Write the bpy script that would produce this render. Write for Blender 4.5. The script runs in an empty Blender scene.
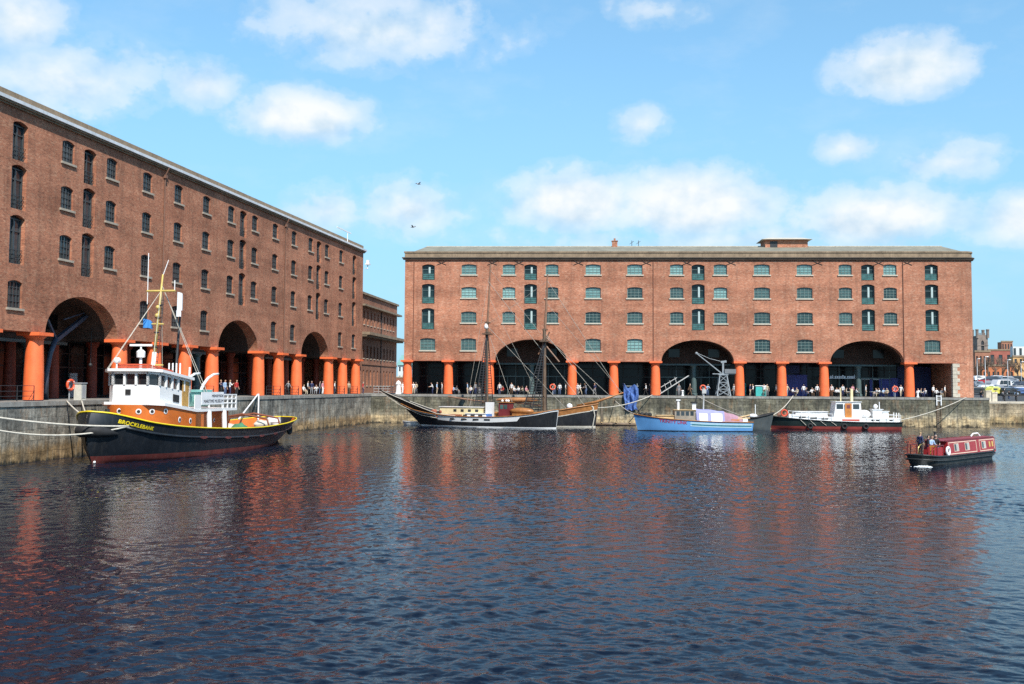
import bpy, bmesh, math, random
import numpy as np
from mathutils import Vector, Matrix
random.seed(7); np.random.seed(7)
PI = math.pi
sc = bpy.context.scene
COL = sc.collection

# ------------------------------------------------------------------ camera
F, HC, PY, PX, HY, ROLL = 1085.0, 5.4, 320.0, 512.0, 385.8, 0.006
pitch = math.atan((HY - PY) / F)
fwd = Vector((0, math.cos(pitch), math.sin(pitch)))
r0 = Vector((1, 0, 0)); u0 = r0.cross(fwd)
CR = math.cos(ROLL) * r0 + math.sin(ROLL) * u0
CU = math.cos(ROLL) * u0 - math.sin(ROLL) * r0
cam_d = bpy.data.cameras.new('camera'); cam = bpy.data.objects.new('camera', cam_d); COL.objects.link(cam)
cam.matrix_world = Matrix(((CR.x, CU.x, -fwd.x, 0), (CR.y, CU.y, -fwd.y, 0), (CR.z, CU.z, -fwd.z, HC), (0, 0, 0, 1)))
cam_d.sensor_width = 36; cam_d.lens = F / 1024 * 36; cam_d.shift_y = -(342 - PY) / 1024
cam_d.clip_start = 0.5; cam_d.clip_end = 20000
sc.camera = cam

# ------------------------------------------------------------------ plan of the dock
A = Vector((-33.5, 71.6)); dL = Vector((.158, 1)).normalized(); nL = Vector((dL.y, -dL.x))
Cn = Vector((-20.3, 156.0)); Re = Vector((66.6, 151.6)); dF = (Re - Cn).normalized(); nF = Vector((dF.y, -dF.x))
QZ = 4.12
fL0 = A - nL * 1.9; fF0 = Cn - nF * 1.9
rotL = math.atan2(dL.y, dL.x); rotF = math.atan2(dF.y, dF.x)
LW = 4.93          # underside of the brickwork above the quay
def PL(x, y, z=0.0):
    p = fL0 + dL * x - nL * y; return Vector((p.x, p.y, QZ + z))
def PF(x, y, z=0.0):
    p = fF0 + dF * x - nF * y; return Vector((p.x, p.y, QZ + z))

# ------------------------------------------------------------------ materials
MATS = {}
def nodes_of(m):
    m.use_nodes = True
    return m.node_tree.nodes, m.node_tree.links, m.node_tree.nodes['Principled BSDF']
def ramp(n, stops, interp='LINEAR'):
    r = n.new('ShaderNodeValToRGB'); e = r.color_ramp.elements; r.color_ramp.interpolation = interp
    e[0].position, e[0].color = stops[0][0], (*stops[0][1], 1)
    e[1].position, e[1].color = stops[-1][0], (*stops[-1][1], 1)
    for p, c in stops[1:-1]:
        x = e.new(p); x.color = (*c, 1)
    return r
def g3(v): return (v, v, v)
def mixc(n, l, a, b, fac, mode='MIX'):
    m = n.new('ShaderNodeMix'); m.data_type = 'RGBA'; m.blend_type = mode
    for sock, v in ((m.inputs[0], fac), (m.inputs[6], a), (m.inputs[7], b)):
        if hasattr(v, 'links') or hasattr(v, 'is_linked'): l.new(v, sock)
        else: sock.default_value = v if not isinstance(v, tuple) else (*v, 1)
    return m.outputs[2]
def noise(n, l, vec, scale, detail=4, rough=.6):
    t = n.new('ShaderNodeTexNoise'); t.inputs['Scale'].default_value = scale; t.inputs['Detail'].default_value = detail; t.inputs['Roughness'].default_value = rough
    if vec is not None: l.new(vec, t.inputs['Vector'])
    return t.outputs['Fac']
def mapping(n, l, vec, scale=(1, 1, 1), loc=(0, 0, 0)):
    m = n.new('ShaderNodeMapping'); m.inputs['Scale'].default_value = scale; m.inputs['Location'].default_value = loc
    l.new(vec, m.inputs['Vector']); return m.outputs['Vector']
def paint(name, col, rough=.5, metal=0., var=.12, scale=1.5, dirt=0., dirtcol=(.12, .09, .06), bump=0., spec=.5):
    """Painted or plain surface with uneven tone, streaks of wear and a slight relief."""
    if name in MATS: return MATS[name]
    m = bpy.data.materials.new(name); MATS[name] = m
    n, l, b = nodes_of(m)
    tc = n.new('ShaderNodeTexCoord').outputs['Object']
    f = noise(n, l, tc, scale, 5, .65)
    lo = tuple(c * (1 - var * 1.6) for c in col); hi = tuple(min(1, c * (1 + var)) for c in col)
    r = ramp(n, [(.3, lo), (.7, hi)]); l.new(f, r.inputs[0]); out = r.outputs[0]
    if dirt > 0:
        d = noise(n, l, mapping(n, l, tc, (3.2, 3.2, .5)), 1.4, 6, .7)
        rr = ramp(n, [(.5, g3(0)), (.72, g3(dirt))]); l.new(d, rr.inputs[0])
        out = mixc(n, l, out, dirtcol, rr.outputs[0])
    l.new(out, b.inputs['Base Color'])
    b.inputs['Roughness'].default_value = rough; b.inputs['Metallic'].default_value = metal
    b.inputs['Specular IOR Level'].default_value = spec
    if bump > 0:
        bp = n.new('ShaderNodeBump'); bp.inputs['Strength'].default_value = bump; bp.inputs['Distance'].default_value = .03
        l.new(noise(n, l, tc, scale * 8, 4), bp.inputs['Height']); l.new(bp.outputs[0], b.inputs['Normal'])
    return m

def brick(name, c1, c2, mortar, light=(.42, .27, .20), soot=(.10, .06, .05)):
    m = bpy.data.materials.new(name); MATS[name] = m
    n, l, b = nodes_of(m)
    tc = n.new('ShaderNodeTexCoord').outputs['Object']
    sx = n.new('ShaderNodeSeparateXYZ'); l.new(tc, sx.inputs[0])
    ad = n.new('ShaderNodeMath'); ad.operation = 'ADD'; l.new(sx.outputs[0], ad.inputs[0]); l.new(sx.outputs[1], ad.inputs[1])
    cb = n.new('ShaderNodeCombineXYZ'); l.new(ad.outputs[0], cb.inputs[0]); l.new(sx.outputs[2], cb.inputs[1])
    bt = n.new('ShaderNodeTexBrick'); l.new(cb.outputs[0], bt.inputs['Vector'])
    bt.inputs['Scale'].default_value = 1; bt.inputs['Brick Width'].default_value = .235; bt.inputs['Row Height'].default_value = .082
    bt.inputs['Mortar Size'].default_value = .007; bt.inputs['Bias'].default_value = -.1
    bt.inputs['Color1'].default_value = (*c1, 1); bt.inputs['Color2'].default_value = (*c2, 1); bt.inputs['Mortar'].default_value = (*mortar, 1)
    # single pale and burnt bricks, a few courses across
    v = n.new('ShaderNodeTexVoronoi'); v.inputs['Scale'].default_value = 1
    l.new(mapping(n, l, cb.outputs[0], (4.2, 12.2, 1)), v.inputs['Vector'])
    sv = n.new('ShaderNodeSeparateColor'); l.new(v.outputs['Color'], sv.inputs[0])
    rp = ramp(n, [(.80, g3(0)), (.92, g3(.42))]); l.new(sv.outputs[0], rp.inputs[0])
    out = mixc(n, l, bt.outputs['Color'], light, rp.outputs[0])
    rd = ramp(n, [(.80, g3(0)), (.95, g3(.38))]); l.new(sv.outputs[1], rd.inputs[0])
    out = mixc(n, l, out, soot, rd.outputs[0])
    # patches: weathering and rain streaks
    p = noise(n, l, tc, .22, 6, .62); rp2 = ramp(n, [(.33, g3(.70)), (.5, g3(1.0)), (.68, g3(1.24))]); l.new(p, rp2.inputs[0])
    out = mixc(n, l, out, rp2.outputs[0], 1.0, 'MULTIPLY')
    bd = noise(n, l, mapping(n, l, tc, (.05, .05, .75), (3, 3, 11)), 1.0, 4, .6); rbd = ramp(n, [(.35, (.84, .80, .78)), (.65, (1.13, 1.12, 1.10))]); l.new(bd, rbd.inputs[0])
    out = mixc(n, l, out, rbd.outputs[0], 1.0, 'MULTIPLY')
    s = noise(n, l, mapping(n, l, tc, (1.3, 1.3, .12)), 1.0, 6, .7); rs = ramp(n, [(.50, g3(0)), (.74, g3(.55))]); l.new(s, rs.inputs[0])
    out = mixc(n, l, out, soot, rs.outputs[0])
    s2 = noise(n, l, mapping(n, l, tc, (.7, .7, .5), (9, 3, 5)), 1.0, 7, .75); rs2 = ramp(n, [(.54, g3(0)), (.76, g3(.45))]); l.new(s2, rs2.inputs[0])
    out = mixc(n, l, out, light, rs2.outputs[0])
    l.new(out, b.inputs['Base Color']); b.inputs['Roughness'].default_value = .9; b.inputs['Specular IOR Level'].default_value = .25
    bp = n.new('ShaderNodeBump'); bp.inputs['Strength'].default_value = .4; bp.inputs['Distance'].default_value = .02
    l.new(bt.outputs['Fac'], bp.inputs['Height']); bp.invert = True; l.new(bp.outputs[0], b.inputs['Normal'])
    return m

def stone_wall(name, top, mid, low, zt=2.5, zl=.6, bw=1.25, rh=.55, streak=.6):
    """Dock masonry: big blocks, pale streaks of lime, a dark upper part and an ochre tide band near the water."""
    m = bpy.data.materials.new(name); MATS[name] = m
    n, l, b = nodes_of(m)
    tc = n.new('ShaderNodeTexCoord').outputs['Object']
    sx = n.new('ShaderNodeSeparateXYZ'); l.new(tc, sx.inputs[0])
    cb = n.new('ShaderNodeCombineXYZ'); l.new(sx.outputs[0], cb.inputs[0]); l.new(sx.outputs[2], cb.inputs[1])
    wob = n.new('ShaderNodeVectorMath'); wob.operation = 'MULTIPLY_ADD'
    nz = n.new('ShaderNodeTexNoise'); nz.inputs['Scale'].default_value = .8; l.new(tc, nz.inputs['Vector'])
    l.new(nz.outputs['Color'], wob.inputs[0]); wob.inputs[1].default_value = (.7, .4, 0); l.new(cb.outputs[0], wob.inputs[2])
    bt = n.new('ShaderNodeTexBrick'); l.new(wob.outputs[0], bt.inputs['Vector']); bt.inputs['Scale'].default_value = 1
    bt.inputs['Brick Width'].default_value = bw; bt.inputs['Row Height'].default_value = rh; bt.inputs['Mortar Size'].default_value = .028
    bt.inputs['Mortar Smooth'].default_value = .3
    bt.inputs['Color1'].default_value = (.62, .62, .62, 1); bt.inputs['Color2'].default_value = (1.25, 1.2, 1.12, 1); bt.inputs['Mortar'].default_value = (.42, .41, .38, 1)
    # height of the tide marks wobbles with noise
    zz = n.new('ShaderNodeMath'); zz.operation = 'MULTIPLY_ADD'
    l.new(noise(n, l, mapping(n, l, tc, (.8, .8, .25)), 1.0, 6, .7), zz.inputs[0]); zz.inputs[1].default_value = 2.4; l.new(sx.outputs[2], zz.inputs[2])
    mr = n.new('ShaderNodeMapRange'); mr.inputs['From Min'].default_value = 1.2; mr.inputs['From Max'].default_value = 5.3; l.new(zz.outputs[0], mr.inputs[0])
    zr = lambda z: max(0, min(1, z / 4.1))
    r = ramp(n, [(0, (.06, .05, .03)), (.06, low), (zr(zl) + .08, low), (zr(zl) + .22, mid), (zr(zt), top), (1, tuple(c * .9 for c in top))]); l.new(mr.outputs[0], r.inputs[0])
    out = mixc(n, l, r.outputs[0], bt.outputs['Color'], .7, 'MULTIPLY')
    st = noise(n, l, mapping(n, l, tc, (2.2, 2.2, .10)), 1.0, 7, .75); rs = ramp(n, [(.50, g3(0)), (.74, g3(streak))]); l.new(st, rs.inputs[0])
    out = mixc(n, l, out, (.36, .34, .29), rs.outputs[0])
    st2 = noise(n, l, mapping(n, l, tc, (1.6, 1.6, .14), (40, 7, 3)), 1.0, 7, .75); rs2 = ramp(n, [(.46, g3(0)), (.66, g3(.85))]); l.new(st2, rs2.inputs[0])
    out = mixc(n, l, out, (.045, .045, .038), rs2.outputs[0])
    ru = noise(n, l, mapping(n, l, tc, (1.0, 1.0, .35), (3, 70, 3)), 1.0, 7, .75); rr = ramp(n, [(.54, g3(0)), (.72, g3(.7))]); l.new(ru, rr.inputs[0])
    out = mixc(n, l, out, (.27, .13, .05), rr.outputs[0])
    gr = noise(n, l, tc, 3.5, 7, .75); rg = ramp(n, [(.3, g3(.45)), (.7, g3(1.45))]); l.new(gr, rg.inputs[0])
    out = mixc(n, l, out, rg.outputs[0], 1., 'MULTIPLY')
    bl = noise(n, l, mapping(n, l, tc, (.45, .45, .6), (5, 2, 8)), 1.0, 6, .7); rb = ramp(n, [(.34, g3(.50)), (.62, g3(1.3))]); l.new(bl, rb.inputs[0])
    out = mixc(n, l, out, rb.outputs[0], 1., 'MULTIPLY')
    l.new(out, b.inputs['Base Color']); b.inputs['Roughness'].default_value = .85; b.inputs['Specular IOR Level'].default_value = .3
    bp = n.new('ShaderNodeBump'); bp.inputs['Strength'].default_value = .7; bp.inputs['Distance'].default_value = .06
    l.new(mixc(n, l, bt.outputs['Color'], rg.outputs[0], .3), bp.inputs['Height']); l.new(bp.outputs[0], b.inputs['Normal'])
    return m

def glass(name, c1, c2, rough=.06, spec=.6):
    """Window glass with dim interiors behind: the tone differs from window to window and within it."""
    m = bpy.data.materials.new(name); MATS[name] = m
    n, l, b = nodes_of(m)
    oi = n.new('ShaderNodeObjectInfo'); tc = n.new('ShaderNodeTexCoord').outputs['Object']
    f = noise(n, l, tc, .9, 3, .6)
    a = n.new('ShaderNodeMath'); a.operation = 'MULTIPLY_ADD'; l.new(oi.outputs['Random'], a.inputs[0]); a.inputs[1].default_value = .7
    sb = n.new('ShaderNodeMath'); sb.operation = 'MULTIPLY_ADD'; l.new(f, sb.inputs[0]); sb.inputs[1].default_value = 1.1; sb.inputs[2].default_value = -.4
    l.new(sb.outputs[0], a.inputs[2])
    r = ramp(n, [(.0, c1), (1, c2)]); l.new(a.outputs[0], r.inputs[0]); l.new(r.outputs[0], b.inputs['Base Color'])
    b.inputs['Roughness'].default_value = rough; b.inputs['Specular IOR Level'].default_value = spec
    bp = n.new('ShaderNodeBump'); bp.inputs['Strength'].default_value = .25; bp.inputs['Distance'].default_value = .02
    l.new(noise(n, l, tc, 2.2, 2), bp.inputs['Height']); l.new(bp.outputs[0], b.inputs['Normal'])
    return m

brick_left = brick('brick_of_left_warehouse', (.455, .175, .097), (.320, .112, .064), (.32, .20, .135), (.52, .31, .20), (.085, .048, .036))
brick_far = brick('brick_of_far_warehouse', (.470, .190, .110), (.335, .122, .070), (.40, .27, .19), (.58, .38, .27), (.12, .062, .046))
brick_vault_shade = brick('shade_darkened_vault_brick', (.075, .042, .032), (.045, .027, .022), (.06, .045, .038), (.10, .065, .05), (.02, .015, .013))  # the deep vaults' shade is put into this dark brick colour
brick_mid = brick('brick_of_block_beyond', (.40, .165, .095), (.30, .115, .065), (.27, .19, .14), (.36, .21, .15))
stone = paint('weathered_sandstone', (.56, .50, .40), .85, var=.18, scale=2, dirt=.4, bump=.2)
stone_brown = paint('brown_stone_parapet', (.27, .195, .125), .85, var=.22, scale=.8, dirt=.6, dirtcol=(.09, .065, .045), bump=.2)
sill_stone = paint('dull_brown_sill_stone', (.40, .335, .26), .85, var=.18, scale=2, dirt=.4)
white_band = paint('pale_gutter_paint', (.62, .64, .66), .6, var=.1, scale=.7, dirt=.3)
slate = paint('grey_slate_roof', (.235, .222, .175), .9, spec=.2, var=.16, scale=.6, dirt=.35, dirtcol=(.12, .12, .09))
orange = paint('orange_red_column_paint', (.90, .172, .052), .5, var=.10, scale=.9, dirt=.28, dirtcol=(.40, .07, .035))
iron_dark = paint('black_iron', (.025, .027, .03), .5, var=.2)
iron_teal = paint('grey_green_iron', (.075, .115, .115), .5, var=.15)
frame_green = paint('pale_green_window_iron', (.20, .27, .245), .5, var=.12)
frame_dark = paint('dark_window_iron', (.055, .06, .062), .55, var=.2)
glass_teal = glass('teal_window_glass', (.005, .016, .018), (.11, .20, .19), .05)
glass_pale = glass('pale_teal_window_glass', (.05, .13, .13), (.30, .50, .47), .05)  # paler panes, used mostly on the upper rows
glass_bay = glass('dark_teal_door_glass', (.003, .007, .008), (.016, .04, .043), .08, .35)
glass_arch = glass('shade_darkened_arch_glass', (.006, .006, .007), (.02, .02, .02), .15, .3)  # near-black: panes behind the arches carry the vault's shade in their colour
glass_dark = glass('dark_window_glass', (.008, .011, .014), (.05, .062, .07), .05)
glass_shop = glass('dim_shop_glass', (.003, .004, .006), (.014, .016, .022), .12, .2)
plaster_dark = paint('shade_darkened_plaster', (.03, .027, .025), .9, var=.25, scale=.6)  # gloom of the arcade painted in as a very dark base colour
white_paint = paint('white_gloss_paint', (.80, .80, .79), .35, var=.04, scale=1, dirt=.12, dirtcol=(.45, .36, .25))
white_plain = paint('white_fabric', (.78, .78, .78), .8, var=.06)
wood_var = paint('varnished_wood', (.36, .15, .045), .4, var=.25, scale=2, dirt=.3)
wood_pale = paint('pale_scrubbed_wood', (.55, .38, .19), .6, var=.2, scale=2)
rope_m = paint('pale_rope', (.56, .52, .44), .9, var=.15, scale=5)
rope_d = paint('tarred_rope', (.06, .05, .042), .9, var=.2, scale=5)
rubber = paint('black_rubber', (.018, .018, .019), .75, var=.3, scale=3)

# ------------------------------------------------------------------ mesh building
class MB:
    def __init__(s): s.v, s.f, s.m = [], [], []
    def add(s, verts, faces, mi=0):
        o = len(s.v); s.v += [tuple(p) for p in verts]
        s.f += [tuple(i + o for i in q) for q in faces]; s.m += [mi] * len(faces); return s
    def quad(s, a, b, c, d, mi=0): return s.add([a, b, c, d], [(0, 1, 2, 3)], mi)
    def box(s, x0, x1, y0, y1, z0, z1, mi=0):
        v = [(x0, y0, z0), (x1, y0, z0), (x1, y1, z0), (x0, y1, z0), (x0, y0, z1), (x1, y0, z1), (x1, y1, z1), (x0, y1, z1)]
        return s.add(v, [(0, 3, 2, 1), (4, 5, 6, 7), (0, 1, 5, 4), (1, 2, 6, 5), (2, 3, 7, 6), (3, 0, 4, 7)], mi)
    def bar(s, p, q, w, h=None, mi=0):
        """A squared bar from p to q."""
        p, q = Vector(p), Vector(q); h = h or w; d = (q - p).normalized()
        up = Vector((0, 0, 1)) if abs(d.z) < .95 else Vector((0, 1, 0))
        a = d.cross(up).normalized() * w / 2; b = a.cross(d).normalized() * h / 2
        v = [p - a - b, p + a - b, p + a + b, p - a + b, q - a - b, q + a - b, q + a + b, q - a + b]
        return s.add(v, [(0, 3, 2, 1), (4, 5, 6, 7), (0, 1, 5, 4), (1, 2, 6, 5), (2, 3, 7, 6), (3, 0, 4, 7)], mi)
    def tube(s, pts, r, n=8, mi=0, cap=True):
        pts = [Vector(p) for p in pts]; k = len(pts)
        rr = r if isinstance(r, (list, tuple)) else [r] * k
        rings = []; prev = None
        for i, p in enumerate(pts):
            d = (pts[min(i + 1, k - 1)] - pts[max(i - 1, 0)]).normalized()
            if prev is None:
                up = Vector((0, 0, 1)) if abs(d.z) < .9 else Vector((1, 0, 0))
                a = d.cross(up).normalized()
            else:
                a = (prev - d * prev.dot(d)).normalized()
            prev = a; b = d.cross(a)
            rings.append([p + (a * math.cos(2 * PI * j / n) + b * math.sin(2 * PI * j / n)) * rr[i] for j in range(n)])
        v = [q for ring in rings for q in ring]; f = []
        for i in range(k - 1):
            for j in range(n):
                f.append((i * n + j, i * n + (j + 1) % n, (i + 1) * n + (j + 1) % n, (i + 1) * n + j))
        if cap: f += [tuple(reversed(range(n))), tuple(range((k - 1) * n, k * n))]
        return s.add(v, f, mi)
    def lathe(s, prof, n=24, c=(0, 0, 0), mi=0, axis='z', cap=True):
        v, f = [], []
        for (r, z) in prof:
            for j in range(n):
                a = 2 * PI * j / n; x, y = r * math.cos(a), r * math.sin(a)
                p = (x, y, z) if axis == 'z' else ((x, z, y) if axis == 'y' else (z, x, y))
                v.append((p[0] + c[0], p[1] + c[1], p[2] + c[2]))
        for i in range(len(prof) - 1):
            for j in range(n): f.append((i * n + j, i * n + (j + 1) % n, (i + 1) * n + (j + 1) % n, (i + 1) * n + j))
        if cap: f += [tuple(reversed(range(n))), tuple(range((len(prof) - 1) * n, len(prof) * n))]
        return s.add(v, f, mi)
    def torus(s, c, R, r, axis='y', n=20, k=8, mi=0):
        v, f = [], []
        for i in range(n):
            a = 2 * PI * i / n
            for j in range(k):
                b = 2 * PI * j / k; q = R + r * math.cos(b); w = r * math.sin(b)
                x, y = q * math.cos(a), q * math.sin(a)
                p = {'y': (x, w, y), 'z': (x, y, w), 'x': (w, x, y)}[axis]
                v.append((p[0] + c[0], p[1] + c[1], p[2] + c[2]))
        for i in range(n):
            for j in range(k): f.append((i * k + j, ((i + 1) % n) * k + j, ((i + 1) % n) * k + (j + 1) % k, i * k + (j + 1) % k))
        return s.add(v, f, mi)
    def ball(s, c, r, n=12, k=8, mi=0, sq=(1, 1, 1)):
        prof = [(r * math.sin(PI * i / k) + 1e-4, -r * math.cos(PI * i / k)) for i in range(k + 1)]
        o = len(s.v); s.lathe(prof, n, (0, 0, 0), mi)
        for i in range(o, len(s.v)):
            p = s.v[i]; s.v[i] = (p[0] * sq[0] + c[0], p[1] * sq[1] + c[1], p[2] * sq[2] + c[2])
        return s
    def extrude(s, poly, y0, y1, mi=0):
        """Polygon in x,z given a depth from y0 to y1."""
        k = len(poly); v = [(x, y0, z) for x, z in poly] + [(x, y1, z) for x, z in poly]
        f = [tuple(range(k)), tuple(reversed(range(k, 2 * k)))] + [(i, k + i, k + (i + 1) % k, (i + 1) % k) for i in range(k)]
        return s.add(v, f, mi)
    def extrude_z(s, poly, z0, z1, mi=0):
        k = len(poly); v = [(x, y, z0) for x, y in poly] + [(x, y, z1) for x, y in poly]
        f = [tuple(reversed(range(k))), tuple(range(k, 2 * k))] + [(i, (i + 1) % k, k + (i + 1) % k, k + i) for i in range(k)]
        return s.add(v, f, mi)
    def build(s, name, mats, parent=None, smooth=False, loc=None, rotz=None, angle=None, fix=True):
        me = bpy.data.meshes.new(name); me.from_pydata(s.v, [], s.f)
        mats = mats if isinstance(mats, (list, tuple)) else [mats]
        for m in mats: me.materials.append(m)
        me.polygons.foreach_set('material_index', s.m)
        if fix:
            bm = bmesh.new(); bm.from_mesh(me); bmesh.ops.recalc_face_normals(bm, faces=bm.faces); bm.to_mesh(me); bm.free()
        if smooth:
            me.polygons.foreach_set('use_smooth', [True] * len(me.polygons))
            if angle is not None: me.set_sharp_from_angle(angle=math.radians(angle))
        me.update()
        o = bpy.data.objects.new(name, me); COL.objects.link(o)
        if parent: o.parent = parent
        if loc is not None: o.location = loc
        if rotz is not None: o.rotation_euler = (0, 0, rotz)
        return o
def tag(o, label, cat, group=None, kind=None):
    if label: o['label'] = label
    if cat: o['category'] = cat
    if group: o['group'] = group
    if kind: o['kind'] = kind
    return o
def thing(name, label, cat, loc=(0, 0, 0), rotz=0., group=None):
    o = bpy.data.objects.new(name, None); COL.objects.link(o); o.empty_display_size = .3
    o.location = loc; o.rotation_euler = (0, 0, rotz)
    return tag(o, label, cat, group)
def structure(o): o['kind'] = 'structure'; return o
def copy_tree(o, parent=None):
    c = o.copy(); COL.objects.link(c)
    if parent: c.parent = parent
    for ch in list(o.children): copy_tree(ch, c)
    return c
ORD = ['first', 'second', 'third', 'fourth', 'fifth', 'sixth', 'seventh', 'eighth', 'ninth', 'tenth', 'eleventh', 'twelfth', 'thirteenth', 'fourteenth']
# ------------------------------------------------------------------ sky and sun
SUN_EL, SUN_AZ = math.radians(47), math.radians(22)      # azimuth: to the right of straight behind the camera
sdir = Vector((math.sin(SUN_AZ) * math.cos(SUN_EL), -math.cos(SUN_AZ) * math.cos(SUN_EL), math.sin(SUN_EL)))
sl = bpy.data.lights.new('sun', 'SUN'); sl.energy = 4.6; sl.angle = math.radians(.5); sl.color = (1, .95, .87)
so = bpy.data.objects.new('sun', sl); COL.objects.link(so); so.rotation_euler = sdir.to_track_quat('Z', 'Y').to_euler(); so.location = (40, -60, 90)
w = bpy.data.worlds.new('World'); sc.world = w; w.use_nodes = True
n, l = w.node_tree.nodes, w.node_tree.links
bg = n['Background']; bg.inputs['Strength'].default_value = .105
sky = n.new('ShaderNodeTexSky'); sky.sky_type = 'NISHITA'; sky.sun_disc = False
sky.sun_elevation = SUN_EL; sky.sun_rotation = PI - SUN_AZ; sky.altitude = 0; sky.air_density = 1.0; sky.dust_density = .25; sky.ozone_density = 2.2
geo = n.new('ShaderNodeTexCoord').outputs['Generated']
def mth(op, a, b=None, c=None, clamp=False):
    m = n.new('ShaderNodeMath'); m.operation = op; m.use_clamp = clamp
    for i, v in enumerate((a, b, c)):
        if v is None: continue
        if isinstance(v, (int, float)): m.inputs[i].default_value = v
        else: l.new(v, m.inputs[i])
    return m.outputs[0]
sp = n.new('ShaderNodeSeparateXYZ'); l.new(geo, sp.inputs[0])
az = mth('ARCTAN2', sp.outputs[0], sp.outputs[1]); el = mth('ARCSINE', sp.outputs[2])
cv = n.new('ShaderNodeCombineXYZ'); l.new(az, cv.inputs[0]); l.new(el, cv.inputs[1])
def wn(vec, scale, detail, rough, loc=(0, 0, 0), sc3=(1, 1.25, 1)):
    t = n.new('ShaderNodeTexNoise'); t.inputs['Scale'].default_value = scale; t.inputs['Detail'].default_value = detail; t.inputs['Roughness'].default_value = rough
    l.new(mapping(n, l, vec, sc3, loc), t.inputs['Vector']); return t.outputs['Fac']
big = wn(cv.outputs[0], 20, 9, .55); big_up = wn(cv.outputs[0], 20, 4, .5, (.006, -.016, 0)); big_lo = wn(cv.outputs[0], 20, 4, .5)
# cumulus of a fair spring day: direction (azimuth, elevation), size, density
CL = [(760, 236, 330, 22, .5), (300, 117, 78, 34, 1.0), (195, 84, 44, 28, .62), (375, 26, 135, 48, .64), (60, 82, 115, 46, .62), (8, 18, 55, 40, .75),
      (912, 63, 86, 36, .95), (852, 144, 33, 19, .62), (958, 158, 62, 25, .62), (575, 203, 82, 42, .98), (690, 206, 112, 46, 1.0),
      (880, 217, 115, 36, .95), (1030, 216, 48, 30, .85), (640, 122, 34, 22, .55), (325, 212, 48, 30, .62), (408, 210, 60, 36, .65),
      (660, 4, 60, 22, .45), (1500, 120, 200, 60, .9), (-350, 130, 180, 60, .9), (700, -330, 330, 90, .7), (150, -500, 300, 100, .7)]
mask = None; updn = None
for (cx, cy, ww, hh, dn) in CL:
    a0 = math.atan((cx - 512) / F); e0 = math.atan((386 - cy) / F * math.cos(a0))
    k = math.cos(a0) ** 2
    dx = mth('DIVIDE', mth('SUBTRACT', az, a0), ww / F * k * (1.5 if dn < .9 else 1.28)); dy = mth('DIVIDE', mth('SUBTRACT', el, e0), hh / F * (1.5 if dn < .9 else 1.3))
    # flatter base than top
    dyb = mth('MULTIPLY', dy, mth('ADD', 1.0, mth('MULTIPLY', mth('LESS_THAN', dy, 0), .25)))
    d2 = mth('SQRT', mth('ADD', mth('MULTIPLY', dx, dx), mth('MULTIPLY', dyb, dyb)))
    mk = mth('MULTIPLY', mth('SUBTRACT', 1.0, d2, clamp=True), dn)
    if mask is None: mask, updn = mk, mth('MULTIPLY', mk, dy)
    else:
        updn = mth('ADD', updn, mth('MULTIPLY', mk, dy)); mask = mth('MAXIMUM', mask, mk)
fine_ = wn(cv.outputs[0], 60, 6, .6, (2, 5, 0))
body = mth('ADD', mth('ADD', mask, mth('MULTIPLY', mth('SUBTRACT', big, .55), 1.05)), mth('MULTIPLY', mth('SUBTRACT', fine_, .5), .42))
body = mth('MULTIPLY', body, mth('MULTIPLY', mask, 6, clamp=True))
cr = ramp(n, [(.04, g3(0)), (.16, g3(.30)), (.32, g3(.82)), (.6, g3(1))], 'EASE'); l.new(body, cr.inputs[0])
dens = mth('MULTIPLY', cr.outputs[0], mth('ADD', .20, mth('MULTIPLY', mask, 1.15), clamp=True), clamp=True)
wisp = wn(cv.outputs[0], 7, 6, .6, (3, 1, 0), (1, 2.2, 1)); wr = ramp(n, [(.5, g3(0)), (.8, g3(.22))]); l.new(wisp, wr.inputs[0])
dens = mth('MAXIMUM', dens, wr.outputs[0])
# light side of each billow: density falls off upwards = lit top
relief = mth('MULTIPLY_ADD', mth('SUBTRACT', big_lo, big_up), 2.6, .6)
shade = mth('ADD', relief, mth('MULTIPLY', updn, .55), clamp=True)
cc = ramp(n, [(.1, (4.3, 5.5, 6.6)), (.5, (5.6, 6.4, 7.0)), (.95, (6.9, 7.15, 7.3))]); l.new(shade, cc.inputs[0])
skyc = mixc(n, l, sky.outputs[0], (.98, 1.44, 1.52), 1.0, 'MULTIPLY')
# clear spring air: the band above the horizon stays pale blue
hz_ = ramp(n, [(0, g3(.92)), (.10, g3(.75)), (.30, g3(.35)), (.8, g3(0))]); l.new(el, hz_.inputs[0])
skyc = mixc(n, l, skyc, (2.6, 4.6, 6.3), hz_.outputs[0])
l.new(mixc(n, l, skyc, cc.outputs[0], dens), bg.inputs['Color'])

sc.view_settings.view_transform = 'Standard'; sc.view_settings.look = 'None'; sc.view_settings.gamma = 1; sc.view_settings.exposure = 0.42
sc.view_settings.use_curve_mapping = False
sc.cycles.max_bounces = 6; sc.cycles.diffuse_bounces = 3; sc.cycles.glossy_bounces = 3; sc.cycles.transmission_bounces = 2
sc.cycles.use_denoising = False

WAVE = .0033
# ------------------------------------------------------------------ water, ground
m = bpy.data.materials.new('dock_water'); n, l, b = nodes_of(m)
b.inputs['Base Color'].default_value = (.004, .008, .018, 1); b.inputs['Roughness'].default_value = .02; b.inputs['IOR'].default_value = 1.333; b.inputs['Specular IOR Level'].default_value = .17
tc = n.new('ShaderNodeTexCoord').outputs['Object']
fine = noise(n, l, mapping(n, l, tc, (.8, 1.25, 1)), 5.5, 3, .55)
bp = n.new('ShaderNodeBump'); bp.inputs['Strength'].default_value = 1; bp.inputs['Distance'].default_value = .012
l.new(fine, bp.inputs['Height']); l.new(bp.outputs[0], b.inputs['Normal'])
water_m = m
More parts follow.
